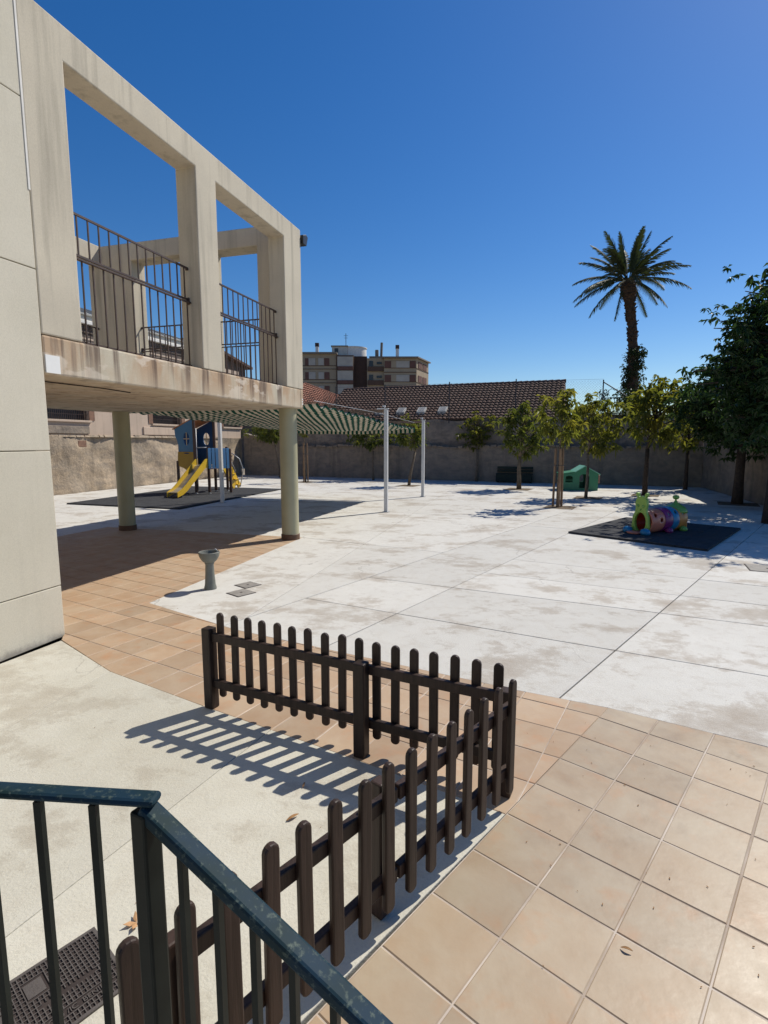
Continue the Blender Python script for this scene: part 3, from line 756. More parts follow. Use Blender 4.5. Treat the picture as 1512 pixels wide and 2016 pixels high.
# ---------------------------------------------------------------- rubber mats
def ruber(label, poly):
    cx = sum(p[0] for p in poly)/4; cy = sum(p[1] for p in poly)/4
    q = [(x-cx, y-cy) for x, y in poly]; t = thing('rubber_mat', label, 'mat', (cx, cy, 0), 0, 'rubber safety mats')
    n = 5
    bil = lambda u, v: tuple((1-u)*((1-v)*q[0][k]+v*q[3][k])+u*((1-v)*q[1][k]+v*q[2][k]) for k in (0, 1))
    for i in range(n):
        for j in range(n):
            e = .0012; c = [bil((i+e*n)/n, (j+e*n)/n), bil((i+1-e*n)/n, (j+e*n)/n), bil((i+1-e*n)/n, (j+1-e*n)/n), bil((i+e*n)/n, (j+1-e*n)/n)]
            MB().prism(c, .002, .042).build('mat_panel', M['rubber'], t, bevel=.004)
ruber('dark rubber safety mat under the play tower', [(-10.0, 16.76), (-5.93, 15.42), (-4.2, 22.0), (-8.4, 23.3)])
ruber('dark rubber safety mat under the caterpillar tunnel', [(3.955, 11.37), (5.80, 9.43), (7.99, 11.84), (6.2, 13.6)])

# ---------------------------------------------------------------- play tower with slide
pt = thing('play_tower', 'small blue and yellow play tower with a yellow slide', 'play tower', (-6.9, 20.3, .042))
po = Vector((-6.9, 20.3, 0))
PL, P1, P2, P3, P4, P5, P6 = (-7.78, 20.30), (-6.95, 19.80), (-6.48, 19.86), (-6.52, 20.75), (-7.35, 21.05), (-6.12, 20.95), (-5.9, 21.7)
def r2d(p): return (p[0]-po.x, p[1]-po.y)
for p, h in ((P1, 2.86), (P2, 1.72), (P3, 2.86), (P4, 2.2), (P5, 1.72), (PL, 1.2)):
    x, y = r2d(p); q = MB().box(x-.045, x+.045, y-.045, y+.045, .05, h).build('post', M['p_brown'], pt, bevel=.01)
    MB().lathe([(.06, 0), (.06, .02), (.03, .03), (.028, .10)], 12, (x, y, 0)).build('post_foot', M['g_steel'], q)
deck = [r2d(p) for p in (PL, P1, P2, P3, P4)]
MB().prism(deck, .99, 1.05).build('deck', M['p_yellowd'], pt)
MB().prism([r2d(p) for p in (P2, P5, (-6.5, 21.6), P3)], .90, .95).build('side_deck', M['p_brown'], pt)
def panel_between(a, b, outline, hole, name, mat, t=.03, crossmat=None):
    """outline of (u,z), u metres from a towards b; elliptical hole (u,z,ru,rz)"""
    a, b = Vector((*r2d(a), 0)), Vector((*r2d(b), 0)); d = (b-a).normalized(); n = Vector((d.y, -d.x, 0))
    bm = bmesh.new(); W = lambda u, z: a+d*u+Vector((0, 0, z))
    vs = [bm.verts.new(W(u, z)) for u, z in outline]; ed = [bm.edges.new((vs[i], vs[(i+1) % len(vs)])) for i in range(len(vs))]
    if hole:
        hv = [bm.verts.new(W(hole[0]+hole[2]*math.cos(k*math.pi/10), hole[1]+hole[3]*math.sin(k*math.pi/10))) for k in range(20)]
        ed += [bm.edges.new((hv[i], hv[(i+1) % 20])) for i in range(20)]
    bmesh.ops.triangle_fill(bm, edges=ed, use_beauty=True)
    me = bpy.data.meshes.new(name); bm.to_mesh(me); bm.free()
    o = link(name, me, mat, pt); m = o.modifiers.new('t', 'SOLIDIFY'); m.thickness = t; m.offset = 0
    if hole and crossmat:
        c = MB().beam(W(hole[0]-hole[2], hole[1]), W(hole[0]+hole[2], hole[1]), .02, .03).beam(W(hole[0], hole[1]-hole[3]), W(hole[0], hole[1]-.016), .02, .03, up=tuple(d)).beam(W(hole[0], hole[1]+.016), W(hole[0], hole[1]+hole[3]), .02, .03, up=tuple(d))
        c.build('window_cross', crossmat, o)
    return o
Lw = (Vector(PL)-Vector(P1)).length
panel_between(P1, PL, [(.05, 1.55), (Lw-.12, 1.55), (Lw-.10, 1.75), (Lw-.02, 1.98), (Lw+.06, 2.10), (Lw+.10, 2.40), (.05, 2.74)], (.42, 2.02, .17, .24), 'side_panel', M['p_blue'], crossmat=M['p_pink'])
panel_between(P1, PL, [(.05, .95), (.25, .78), (Lw-.30, .95), (Lw-.08, 1.0), (Lw-.02, 1.2), (Lw-.05, 1.54), (.05, 1.54)], (.45, 1.49, .17, .022), 'lower_panel', M['p_yellowd'])
panel_between(P3, P4, [(.05, 1.05), (.80, 1.05), (.80, 2.4), (.05, 2.72)], (.35, 2.02, .15, .24), 'back_panel', M['p_blued'], crossmat=M['p_pink'])
panel_between(P4, PL, [(.05, 1.05), (.80, 1.05), (.80, 2.3), (.05, 2.3)], None, 'rear_panel', M['p_blued'])
rb = MB(); rp = [(*r2d(P1), 2.76), (*r2d(P3), 2.74), (*r2d(P4), 2.40), (*r2d((-7.95, 20.32)), 2.36)]
rb.v = [(x, y, z) for x, y, z in rp]+[(x, y, z+.035) for x, y, z in rp]; rb.f = [(3,2,1,0),(4,5,6,7),(0,1,5,4),(1,2,6,5),(2,3,7,6),(3,0,4,7)]
rb.build('roof', M['p_orange'], pt)
x1, y1 = r2d(P1); x2, y2 = r2d(P2)
MB().tube([(x1, y1, 1.70), (x2, y2, 1.70)], .018, 8).tube([(x1+.07, y1, .1), (x1+.07, y1, 2.4)], .016, 8).build('grab_bar', M['g_steel'], pt, smooth=True)
# slide
sd_ = Vector((-.33, -.944, 0)); s0 = Vector((x1+.27, y1-.02, 1.06)); sr_ = Vector((.944, -.33, 0))
prof = [(0, 1.06), (.15, 1.02), (1.15, .30), (1.38, .20), (1.62, .17)]
ch = MB(); 
for s_, z in prof:
    c = s0+sd_*s_; c.z = z
    for k in (-.20, .20): ch.v.append(tuple(c+sr_*k))
for i in range(len(prof)-1): ch.f.append((2*i, 2*i+1, 2*i+3, 2*i+2))
o = ch.build('slide_bed', M['steel'], pt); m = o.modifiers.new('t', 'SOLIDIFY'); m.thickness = .02
for k in (-.215, .215):
    w = MB(); up = [(0, 1.30), (.12, 1.28), (1.20, .44), (1.42, .30), (1.66, .20)]; dn = [(0, .98), (.15, .95), (1.15, .22), (1.38, .10), (1.66, .03)]
    pts = [(s_, z) for s_, z in up]+[(s_, z) for s_, z in reversed(dn)]
    n = len(pts)
    for e in (-.016, .016):
        for s_, z in pts: c = s0+sd_*s_+sr_*(k+e); w.v.append((c.x, c.y, z))
    w.f = [tuple(range(n)), tuple(reversed(range(n, 2*n)))]+[(i, n+i, n+(i+1) % n, (i+1) % n) for i in range(n)]
    w.build('slide_side', M['p_yellow'], pt, recalc=True)
# slatted light blue barrier
a, b = Vector((*r2d(P2), 0)), Vector((*r2d(P5), 0)); a = a+Vector((.0, -.06, 0)); b = Vector((a.x+.72, a.y+.30, 0)); dd = (b-a)
br = MB().beam(a+Vector((0, .03, 1.02)), b+Vector((0, .03, 1.02)), .03, .05).beam(a+Vector((0, .03, 1.55)), b+Vector((0, .03, 1.55)), .03, .05).build('barrier', M['p_blue'], pt)
for k in range(6):
    c = a+dd*((k+.5)/6); MB().box(-.052, .052, -.012, .012, .93, 1.68).build('slat', M['p_lblue'], br, bevel=.006, loc=c, rz=math.atan2(dd.y, dd.x))
MB().box(b.x-.045, b.x+.045, b.y-.02, b.y+.07, 0.02, 1.66).build('post', M['p_brown'], pt, bevel=.01)
# yellow ladder on the far side
for k in (0, .42):
    q0 = Vector((*r2d((-6.42+k*.2, 21.4+k)), 1.02)); q1 = Vector((*r2d((-6.22+k*.2, 22.3+k)), .04))
    MB().beam(q0, q1, .03, .26).build('ladder_side', M['p_yellow'], pt)
q0 = Vector((*r2d((-6.38, 21.55)), 1.0)); q1 = Vector((*r2d((-6.18, 22.45)), .04))
for t in (.15, .4, .65, .9):
    c = q0.lerp(q1, t); MB().box(c.x-.05, c.x+.12, c.y-.02, c.y+.42, c.z-.02, c.z+.02).build('tread', M['p_yellow'], pt)
x, y = r2d((-6.35, 22.1)); MB().tube([(x-.25, y, 1.5), (x, y, 1.25), (x+.20, y+.1, .75), (x+.05, y+.1, .45), (x, y+.1, .02)], .02, 8).tube([(x-.05, y+.5, 1.45), (x+.25, y+.6, 1.2), (x+.40, y+.6, .75), (x+.25, y+.6, .02)], .02, 8).build('handrail', M['g_steel'], pt, smooth=True)

# ---------------------------------------------------------------- playhouse
ph = thing('playhouse', 'small green plastic playhouse standing behind the young trees', 'playhouse', (7.9, 21.6, 0), R(-8))
def pan(outline, holes, name, mat, parent, y, t=.05):
    bm = bmesh.new(); ed = []
    for lp in [outline]+holes:
        vs = [bm.verts.new((u, y, z)) for u, z in lp]; ed += [bm.edges.new((vs[i], vs[(i+1) % len(vs)])) for i in range(len(vs))]
    bmesh.ops.triangle_fill(bm, edges=ed, use_beauty=True); me = bpy.data.meshes.new(name); bm.to_mesh(me); bm.free()
    o = link(name, me, mat, parent); m = o.modifiers.new('t', 'SOLIDIFY'); m.thickness = t; m.offset = 0; return o
arch = lambda u0, u1, z0, z1, k=6: [(u0, z0)]+[(u1, z0)]+[((u0+u1)/2+(u1-u0)/2*math.cos(math.pi*i/k), z1+(u1-u0)*.28*math.sin(math.pi*i/k)) for i in range(k+1)]
front = [(-.70, .0), (-.10, .0), (-.10, .0001), (.38, .0001), (.38, 0), (.69, 0), (.69, .70), (.20, .97), (-.16, .74), (-.30, .70), (-.70, .66)]
front = [(-.70, 0), (.69, 0), (.69, .70), (.20, .97), (-.16, .74), (-.30, .70), (-.70, .66)]
pan(front, [arch(-.56, -.28, .33, .52), arch(-.02, .36, .10, .56)], 'front_wall', M['h_green'], ph, 0)
pan([(-.70, 0), (.69, 0), (.69, .70), (.20, .97), (-.16, .74), (-.30, .70), (-.70, .66)], [arch(.0, .34, .30, .52)], 'rear_wall', M['h_green'], ph, .95)
MB().box(-.72, -.68, .03, .92, 0, .65).build('side_wall', M['h_green'], ph); MB().box(.665, .715, .03, .92, 0, .69).build('side_wall', M['h_green'], ph)
MB().quadbox([(.18,-.06,.965),(.77,-.06,.64),(.77,1.01,.64),(.18,1.01,.965),(.18,-.06,1.0),(.77,-.06,.675),(.77,1.01,.675),(.18,1.01,1.0)]).build('roof', M['h_greenl'], ph)
MB().quadbox([(-.20,-.06,.73),(.178,-.06,.967),(.178,1.01,.967),(-.20,1.01,.73),(-.20,-.06,.765),(.178,-.06,1.002),(.178,1.01,1.002),(-.20,1.01,.765)]).build('roof', M['h_greenl'], ph)
MB().quadbox([(-.76,-.06,.65),(-.202,-.06,.73),(-.202,1.01,.73),(-.76,1.01,.65),(-.76,-.06,.685),(-.202,-.06,.765),(-.202,1.01,.765),(-.76,1.01,.685)]).build('roof', M['h_green'], ph)
MB().box(-.58, -.26, -.005, .005, .41, .43).build('window_bar', M['h_green'], ph)
MB().box(.72, .80, .12, .40, .30, .62).build('shutter', M['h_pink'], ph, bevel=.02)
MB().box(-.02, .06, .30, .33, .10, .66).build('door_leaf', M['h_pink'], ph, bevel=.01)

# ---------------------------------------------------------------- caterpillar tunnel (local -y is the face)
ca = thing('caterpillar_tunnel', 'colourful plastic caterpillar crawl tunnel with a lime green head', 'tunnel', (5.42, 11.18, .042), -math.atan2(1.35, .72))
def ring(y0, y1, r, holes, mat, name='body_segment', bulge=.02):
    n, m = 44, 14; mb = MB()
    for j in range(m+1):
        t = j/m; rr = r+bulge*math.sin(math.pi*t)
        for i in range(n): a = 2*math.pi*i/n; mb.v.append((rr*math.cos(a), y0+(y1-y0)*t, .285+rr*math.sin(a)))
    for j in range(m):
        for i in range(n):
            a = 2*math.pi*(i+.5)/n; yc = y0+(y1-y0)*(j+.5)/m
            if any((math.atan2(math.sin(a-ha), math.cos(a-ha))*r)**2+(yc-hy)**2 < hr*hr for ha, hy, hr in holes): continue
            k = (i+1) % n; mb.f.append((j*n+i, j*n+k, (j+1)*n+k, (j+1)*n+i))
    o = mb.build(name, mat, ca, smooth=True); s = o.modifiers.new('t', 'SOLIDIFY'); s.thickness = .02; return o
ring(.04, .56, .265, [(R(35), .20, .05), (R(8), .40, .05), (R(145), .2, .05), (R(172), .4, .05)], M['c_salmon'])
ring(.56, .86, .275, [(R(30), .70, .042), (R(150), .70, .042)], M['c_purple'])
ring(.86, 1.10, .28, [(R(40), .98, .042), (R(140), .98, .042)], M['c_blue'])
ring(1.10, 1.44, .275, [(R(32), 1.26, .045), (R(148), 1.26, .045)], M['c_orange'])
head_out = [(-.27, 0), (.27, 0), (.30, .18), (.27, .40), (.20, .52), (.185, .60), (.205, .72), (.185, .82), (.14, .86), (.165, .90), (.20, .93), (.20, .985), (.155, 1.0), (.115, .97), (.10, .89), (.05, .90), (0, .915),
            (-.05, .90), (-.10, .89), (-.115, .97), (-.155, 1.0), (-.20, .985), (-.20, .93), (-.165, .90), (-.14, .86), (-.185, .82), (-.205, .72), (-.185, .60), (-.20, .52), (-.27, .40), (-.30, .18)]
mouth = [(.195*math.cos(2*math.pi*k/24), .27+.235*math.sin(2*math.pi*k/24)) for k in range(24)]
head_out = [(x*.80, z) for x, z in head_out]; mouth = [(x*.80, z) for x, z in mouth]
hd = pan(head_out, [mouth], 'head', M['c_lime'], ca, 0, .09); b_ = hd.modifiers.new('b', 'BEVEL'); b_.width = .02; b_.segments = 3; b_.limit_method = 'ANGLE'; b_.angle_limit = R(50)
for sx in (-1, 1):
    MB().lathe([(.001, -.012), (.032, -.008), (.036, 0), (.001, .001)], 16, (sx*.075, -.05, .67), 'y').build('eye', M['c_green'], hd, smooth=True)
    MB().lathe([(.001, 0), (.10, 0), (.125, .05), (.10, .12), (.04, .15), (.001, .152)], 16, (sx*.25, -.16, 0)).build('foot', M['c_blue'], ca, smooth=True)
    for yy, mt in ((.70, 'c_purple'), (1.28, 'c_green')):
        MB().lathe([(.001, 0), (.09, 0), (.11, .04), (.08, .10), (.001, .13)], 14, (sx*.29, yy, 0)).build('foot', M[mt], ca, smooth=True)
MB().lathe([(.001, -.02), (.02, -.012), (.022, 0), (.001, .001)], 12, (0, -.05, .575), 'y').build('nose', M['c_green'], hd, smooth=True)
MB().lathe([(.001, 0), (.17, .0), (.20, .03), (.15, .055), (.001, .06)], 20, (-.04, -.17, 0)).build('tongue', M['c_salmon'], ca, smooth=True)
ln = MB(); n = 32
for y in (.05, .5):
    for k in range(n): a = 2*math.pi*k/n; ln.v.append((.235*math.cos(a), y, .275+.235*math.sin(a)))
for k in range(n): j = (k+1) % n; ln.f.append((k, j, n+j, n+k))
ln.build('painted_lit_inside', M['c_litred'], ca, smooth=True)  # added tube; its red colour stands in for light inside the salmon segment
MB().lathe([(.30, .44), (.285, .50), (.23, .57), (.13, .63), (.055, .68), (.025, .735), (.02, .76), (.06, .775), (.085, .82), (.06, .865), (.001, .88)], 28, (0, 1.34, 0)).build('tail', M['c_green'], ca, smooth=True)
MB().box(-.28, .28, 1.42, 1.46, 0, .30).build('rear_plate', M['c_orange'], ca, bevel=.02)

ca.scale = (.84, .84, .86)
# ---------------------------------------------------------------- bench by the back wall
bn = thing('bench', 'dark green bench against the shaded back wall', 'bench', (6.2, 25.65, 0), math.atan2(-8.9, 22))
MB().box(-.85, .85, .0, .40, .40, .45).build('seat', M['benchpaint'], bn, bevel=.01)
for z in (.50, .64): MB().box(-.85, .85, .38, .42, z, z+.12).build('back_board', M['benchpaint'], bn, bevel=.008)
MB().box(-.84, .84, -.01, .02, .06, .395).build('front_board', M['benchpaint'], bn)
for x in (-.78, .78): MB().box(x-.04, x+.04, .03, .37, 0, .398).build('leg', M['benchpaint'], bn)
# ---------------------------------------------------------------- boundary walls
def rough_wall(name, label, p, q, z0, z1, thick, mat, jag=.0, seg=.22, amp=.03, seed=0, topvar=None, cat='wall', parent=None):
    """uneven masonry wall from p to q; its front face is to the right of p->q"""
    p, q = Vector((*p, 0)), Vector((*q, 0)); L = (q-p).length; d = (q-p)/L; n = Vector((d.y, -d.x, 0))
    nx, nz = max(2, int(L/seg)), max(2, int((z1-z0)/seg)); mb = MB()
    for j in range(nz+1):
        for i in range(nx+1):
            s = L*i/nx; top = z1+(jag*mnoise.noise((s*.9+seed, 1.7, 0)) if jag else 0)+(topvar(s) if topvar else 0)
            z = z0+(top-z0)*j/nz
            k = mnoise.fractal((s*.8+seed*3.1, z*1.1, seed), 1.0, 2.0, 5)*amp
            c = p+d*s+n*k; mb.v.append((c.x-p.x, c.y-p.y, z))
    for j in range(nz):
        for i in range(nx): a = j*(nx+1)+i; mb.f.append((a, a+1, a+nx+2, a+nx+1))
    b0 = len(mb.v)
    for i in range(nx+1):
        t = Vector(mb.v[nz*(nx+1)+i])-n*thick; mb.v += [(t.x, t.y, t.z), (t.x, t.y, z0)]
    for i in range(nx): mb.f += [(nz*(nx+1)+i, nz*(nx+1)+i+1, b0+2*i+2, b0+2*i), (b0+2*i, b0+2*i+2, b0+2*i+3, b0+2*i+1)]
    e = [j*(nx+1) for j in range(nz+1)]; mb.f.append(tuple(reversed(e))+(b0+1, b0)[::-1]); e2 = [j*(nx+1)+nx for j in range(nz+1)]
    mb.f.append(tuple(e2)+(b0+2*nx, b0+2*nx+1))
    o = mb.build(name, mat, parent, smooth=50, loc=None if parent else p)
    if parent: o.location = p - Vector(parent.location)
    if label: tag(o, label, cat)
    return o
wd = Vector((BW1[0]-BW0[0], BW1[1]-BW0[1], 0)).normalized(); wn_ = Vector((-wd.y, wd.x, 0))
bw = thing('back_wall', 'long shaded old wall along the far side of the courtyard', 'wall', (*BW0, 0))
rough_wall('lower_wall', None, BW0, BW1, -.05, 1.74, .45, M['backwall'], jag=.10, amp=.05, seed=2, topvar=lambda s: .75*max(0, 1-s/3.5), parent=bw)
u0 = Vector((*BW0, 0))+wn_*.30+wd*3.4; u1 = Vector((*BW1, 0))+wn_*.30
rough_wall('upper_wall', None, u0.xy, u1.xy, -.05, 3.08, .4, M['backwall_top'], jag=.12, amp=.07, seed=5, parent=bw)
u0 = Vector((*BW0, 0))+wn_*.05; 
mb = MB()                                   # crumbling ledge course
rr = random.Random(4)
for i in range(60):
    s = 3.6+i*.335; c = wd*s; 
    if s > 23: break
    w = rr.uniform(.22, .33); z = 1.70+.10*mnoise.noise((s*.9+2, 1.7, 0)); h = rr.uniform(.05, .11)
    mb.beam(c+Vector((0, 0, z+h/2))-wn_*rr.uniform(.0, .05), c+wd*w+Vector((0, 0, z+h/2))-wn_*rr.uniform(.0, .05), .22, h)
mb.build('ledge_course', M['backwall'], bw)
rough_wall('side_wall', 'shaded old wall on the right behind the dark trees', BW1, RW1, -.05, 2.9, .4, M['backwall'], jag=.1, amp=.05, seed=8)
# left boundary: old masonry carrying the neighbouring house
LWa, LWb = BL(-7, 12.6), (BW0[0]-.02, BW0[1]+.05)
nb = thing('neighbour_house', 'old pinkish house with grilled windows above the patched stone wall', 'building', (*LWa, 0), -AZ)
LL = (Vector(LWb)-Vector(LWa)).length
def nbw(y0, y1, z0, z1, x0, mat, name, amp, seg=.2, seed=1, th=.5):
    nx, nz = int((y1-y0)/seg), max(1, int((z1-z0)/seg)); mb = MB()
    for j in range(nz+1):
        for i in range(nx+1):
            y = y0+(y1-y0)*i/nx; z = z0+(z1-z0)*j/nz
            mb.v.append((x0+mnoise.fractal((y*.8+seed, z*1.2, seed*.7), 1.0, 2.0, 5)*amp, y, z))
    for j in range(nz):
        for i in range(nx): a = j*(nx+1)+i; mb.f.append((a, a+1, a+nx+2, a+nx+1))
    b0 = len(mb.v)
    for i in range(nx+1): v = mb.v[nz*(nx+1)+i]; mb.v.append((v[0]-th, v[1], v[2]))
    for i in range(nx): mb.f.append((nz*(nx+1)+i, nz*(nx+1)+i+1, b0+i+1, b0+i))
    return mb.build(name, mat, nb, smooth=50)
nbw(0, LL, -.05, 2.16, 0, M['stone'], 'stone_base', .13, .13)
# bands of separate rough stones and patches standing proud of the base
rs = random.Random(9); mb = MB()
y = .1
while y < LL-2.6:
    w = rs.uniform(.18, .5); h = rs.uniform(.05, .10); mb.quadbox([(-.2, y, 2.15), (.05+rs.uniform(0, .05), y+rs.uniform(-.02, .02), 2.14), (.05+rs.uniform(0, .05), y+w, 2.14), (-.2, y+w, 2.15), (-.2, y, 2.16+h), (.02+rs.uniform(0, .04), y, 2.15+h), (.03+rs.uniform(0, .03), y+w, 2.15+h*.9), (-.2, y+w, 2.16+h)]); y += w+rs.uniform(.01, .05)
mb.build('ledge_stones', M['stone'], nb)
for y0, y1, z0, z1, m in ((10.6, 12.2, 2.26, 2.72, 'brickdark'), (12.3, 14.2, 2.26, 2.55, 'backwall'), (13.6, 14.0, 1.75, 2.0, 'brick'), (3, 9, 2.26, 2.6, 'pinkplaster'), (17.2, 20.5, 2.26, 2.62, 'pinkplaster'), (9.1, 10.5, 2.26, 2.5, 'backwall')):
    MB().box(-.05, .04, y0, y1, z0, z1).build('patch', M[m], nb, bevel=.02)
wins = [(12.25, 14.25), (17.85, 19.9), (23.5, 25.25)]
ys = sorted({0.0, LL-.1, *[w for p in wins for w in p]}); me = cells([-.30, -.02], ys, [2.15, 2.78, 4.1, 6.0], lambda x, y, z: not (2.78 < z < 4.1 and any(a < y < b for a, b in wins)))
link('upper_wall', me, M['pinkplaster'], nb)
for a, b in wins:
    w = MB().box(-.27, -.25, a, b, 2.78, 4.1).build('window', M['darkglass'], nb)
    MB().box(-.05, .07, a-.08, b+.08, 2.70, 2.782).build('sill', M['pinkplaster'], w, bevel=.01)
    for s in (a, b):
        e = 1 if s == b else -1
        MB().box(-.02, .012, min(s, s+e*.26), max(s, s+e*.26), 2.785, 4.1).build('brick_jamb', M['brick'], w)
    gr = MB(); k = a+.05
    while k < b: gr.box(-.10, -.085, k-.006, k+.006, 2.785, 4.1); k += .085
    for z in (3.0, 3.4, 3.8): gr.box(-.084, -.07, a, b, z-.008, z+.008)
    gr.build('grille', M['iron'], w)
nbw(0, 21.6, 6.0, 6.45, -.04, M['brickdark'], 'brick_band', .02, th=.4)
MB().extr([(21.7, 4.2), (26.5, 4.2), (26.5, 6.35), (21.7, 7.15)], 'x', -5, -.31).build('gable_wing', M['brickdark'], nb)
MB().quadbox([(-5, 21.65, 7.16), (.05, 21.65, 7.16), (.05, 26.8, 6.30), (-5, 26.8, 6.30), (-5, 21.65, 7.30), (.05, 21.65, 7.30), (.05, 26.8, 6.44), (-5, 26.8, 6.44)]).build('wing_roof', M['rooftile'], nb)
for k in range(14):
    z = 4.35+k*.15; MB().box(-.03, .0, 0.3, 21.4, z, z+.045).build('brick_course', M['brickdark'], nb)
MB().box(-.35, .12, 0, 21.6, 6.46, 6.60).build('cornice', M['whitetrim'], nb, bevel=.02)
MB().box(-.35, .02, 0, 21.6, 6.60, 6.86).build('parapet', M['palewall'], nb)
MB().quadbox([(-.36, 0, 6.84), (.10, 0, 6.80), (.10, 21.6, 6.80), (-.36, 21.6, 6.84), (-5, 0, 8.5), (.10, 0, 6.86), (.10, 21.6, 6.86), (-5, 21.6, 8.5)]).build('roof', M['rooflight'], nb)
rib = MB().quadbox([(-5, -.03, 8.5), (.11, -.03, 6.86), (.11, .03, 6.86), (-5, .03, 8.5), (-5, -.03, 8.54), (.11, -.03, 6.90), (.11, .03, 6.90), (-5, .03, 8.54)]).mesh('roof_rib')
for k in range(29): link('roof_rib', rib, M['rooflight'], nb, loc=(0, .3+k*.74, 0))

# ---------------------------------------------------------------- tiled buildings beyond the wall
def tiled_slope(name, A, B, C, D, rows, cols, mat, parent, lift=.085):
    """barrel-tile slope; A,B eave ends, D,C ridge ends"""
    A, B, C, D = map(Vector, (A, B, C, D)); nrm = (B-A).cross(D-A).normalized(); 
    if nrm.z < 0: nrm = -nrm
    mb = MB(); sub = 4
    for r in range(rows):
        t0, t1 = r/rows, (r+1.12)/rows
        base = len(mb.v); n = cols*sub
        for (t, l) in ((t0, lift), (min(t1, 1), .008)):
            for i in range(n+1):
                u = i/n; P = (A.lerp(B, u)).lerp(D.lerp(C, u), t); ph = (i % sub)/sub
                h = abs(math.sin(math.pi*ph))*.055 + rr.uniform(-.004, .004)
                mb.v.append(tuple(P+nrm*(l+h)))
        for i in range(n+1): P = (A.lerp(B, i/n)).lerp(D.lerp(C, i/n), t0); mb.v.append(tuple(P+nrm*.0))
        for i in range(n): mb.f += [(base+i, base+i+1, base+n+2+i, base+n+1+i), (base+2*n+2+i, base+2*n+3+i, base+i+1, base+i)]
    o = mb.build(name, mat, parent); o['kind'] = 'stuff'; return o
def at(s, off, z): c = Vector((*BW0, 0))+wd*s+wn_*off; return (c.x, c.y, z)
tb = thing('tiled_outbuilding', 'low building behind the far wall with a long brown barrel tile roof', 'building', (0, 0, 0))
s0_, s1_ = 4.9, 17.75
e0, e1 = at(s0_, .35, 3.06), at(s1_, .35, 3.06); r0, r1 = at(s0_, 3.5, 5.06), at(s1_, 3.5, 5.06); b0_, b1_ = at(s0_, 6.6, 3.06), at(s1_, 6.6, 3.06)
tiled_slope('roof_tiles', e0, e1, r1, r0, 14, 58, M['rooftile'], tb)
mb = MB(); mb.v = [e0, e1, r1, r0, b0_, b1_]; mb.f = [(0, 1, 2, 3), (3, 2, 5, 4), (0, 3, 4), (1, 5, 2)]; mb.build('roof_deck', M['rooftile'], tb)
mb = MB(); g0 = [at(s0_+.1, .5, 0), at(s1_-.1, .5, 0), at(s1_-.1, 6.5, 0), at(s0_+.1, 6.5, 0)]
mb.prism([(p[0], p[1]) for p in g0], -.1, 3.04); mb.build('walls', M['backwall_top'], tb)
rdg = MB()
for k in range(40):
    s = s0_+(s1_-s0_)*k/40; rdg.tube([at(s, 3.5, 5.09), at(s+.35, 3.5, 5.105)], [.085, .10], 8)
rdg.build('ridge_tiles', M['rooftile'], tb)
for s in (8.1, 9.35, 10.5, 11.65):
    p, q = Vector(at(s, .75, 3.40)), Vector(at(s+.45, .75, 3.40)); n = Vector(at(0, 1, .64))-Vector(at(0, 0, 0)); n.normalize()
    sk = MB().quadbox([p, q, q+n*.46, p+n*.46, p+Vector((0, 0, .14)), q+Vector((0, 0, .14)), q+n*.46+Vector((0, 0, .14)), p+n*.46+Vector((0, 0, .14))]).build('skylight', M['palewall'], tb)
    i0 = wd*.07+n*.06
    MB().quadbox([p+i0+Vector((0, 0, .135)), q-wd*.07+n*.06+Vector((0, 0, .135)), q-wd*.07+n*.40+Vector((0, 0, .135)), p+wd*.07+n*.40+Vector((0, 0, .135)), p+i0+Vector((0, 0, .15)), q-wd*.07+n*.06+Vector((0, 0, .15)), q-wd*.07+n*.40+Vector((0, 0, .15)), p+wd*.07+n*.40+Vector((0, 0, .15))]).build('pane', M['rooflight'], sk)
# red roofed houses further left
rh = thing('red_roof_house', 'house with faded red tile roofs seen above the awning', 'building', (-6.6, 46, 0))
MB().box(-6, 4.0, 0.2, 8, -.1, 4.7).build('walls', M['brickdark'], rh)
tiled_slope('roof_tiles', (-2.0, -.4, 4.9), (4.4, -.9, 4.5), (3.6, 6, 5.7), (-.6, 4, 7.2), 12, 26, M['redtile'], rh, .09)
tiled_slope('roof_tiles', (-6.6, -.4, 4.6), (-2.02, -.4, 4.6), (-.62, 4, 7.15), (-6.6, 5, 5.6), 10, 20, M['redtile'], rh, .09)
mb = MB(); mb.v = [(-2.0, -.4, 4.8), (4.4, -.9, 4.4), (3.6, 6, 5.6), (-.6, 4, 7.1), (-6.6, -.4, 4.5), (-6.6, 5, 5.5), (-2, 9, 4)]; mb.f = [(0, 1, 2, 3), (4, 0, 3, 5), (3, 2, 6), (5, 3, 6)]; mb.build('roof_deck', M['redtile'], rh)
MB().tube([(-.65, 4, 7.2), (-2.0, -.45, 4.95)], .12, 8).tube([(-.6, 4, 7.22), (3.6, 6, 5.75)], .12, 8).build('ridge_tiles', M['redtile'], rh)
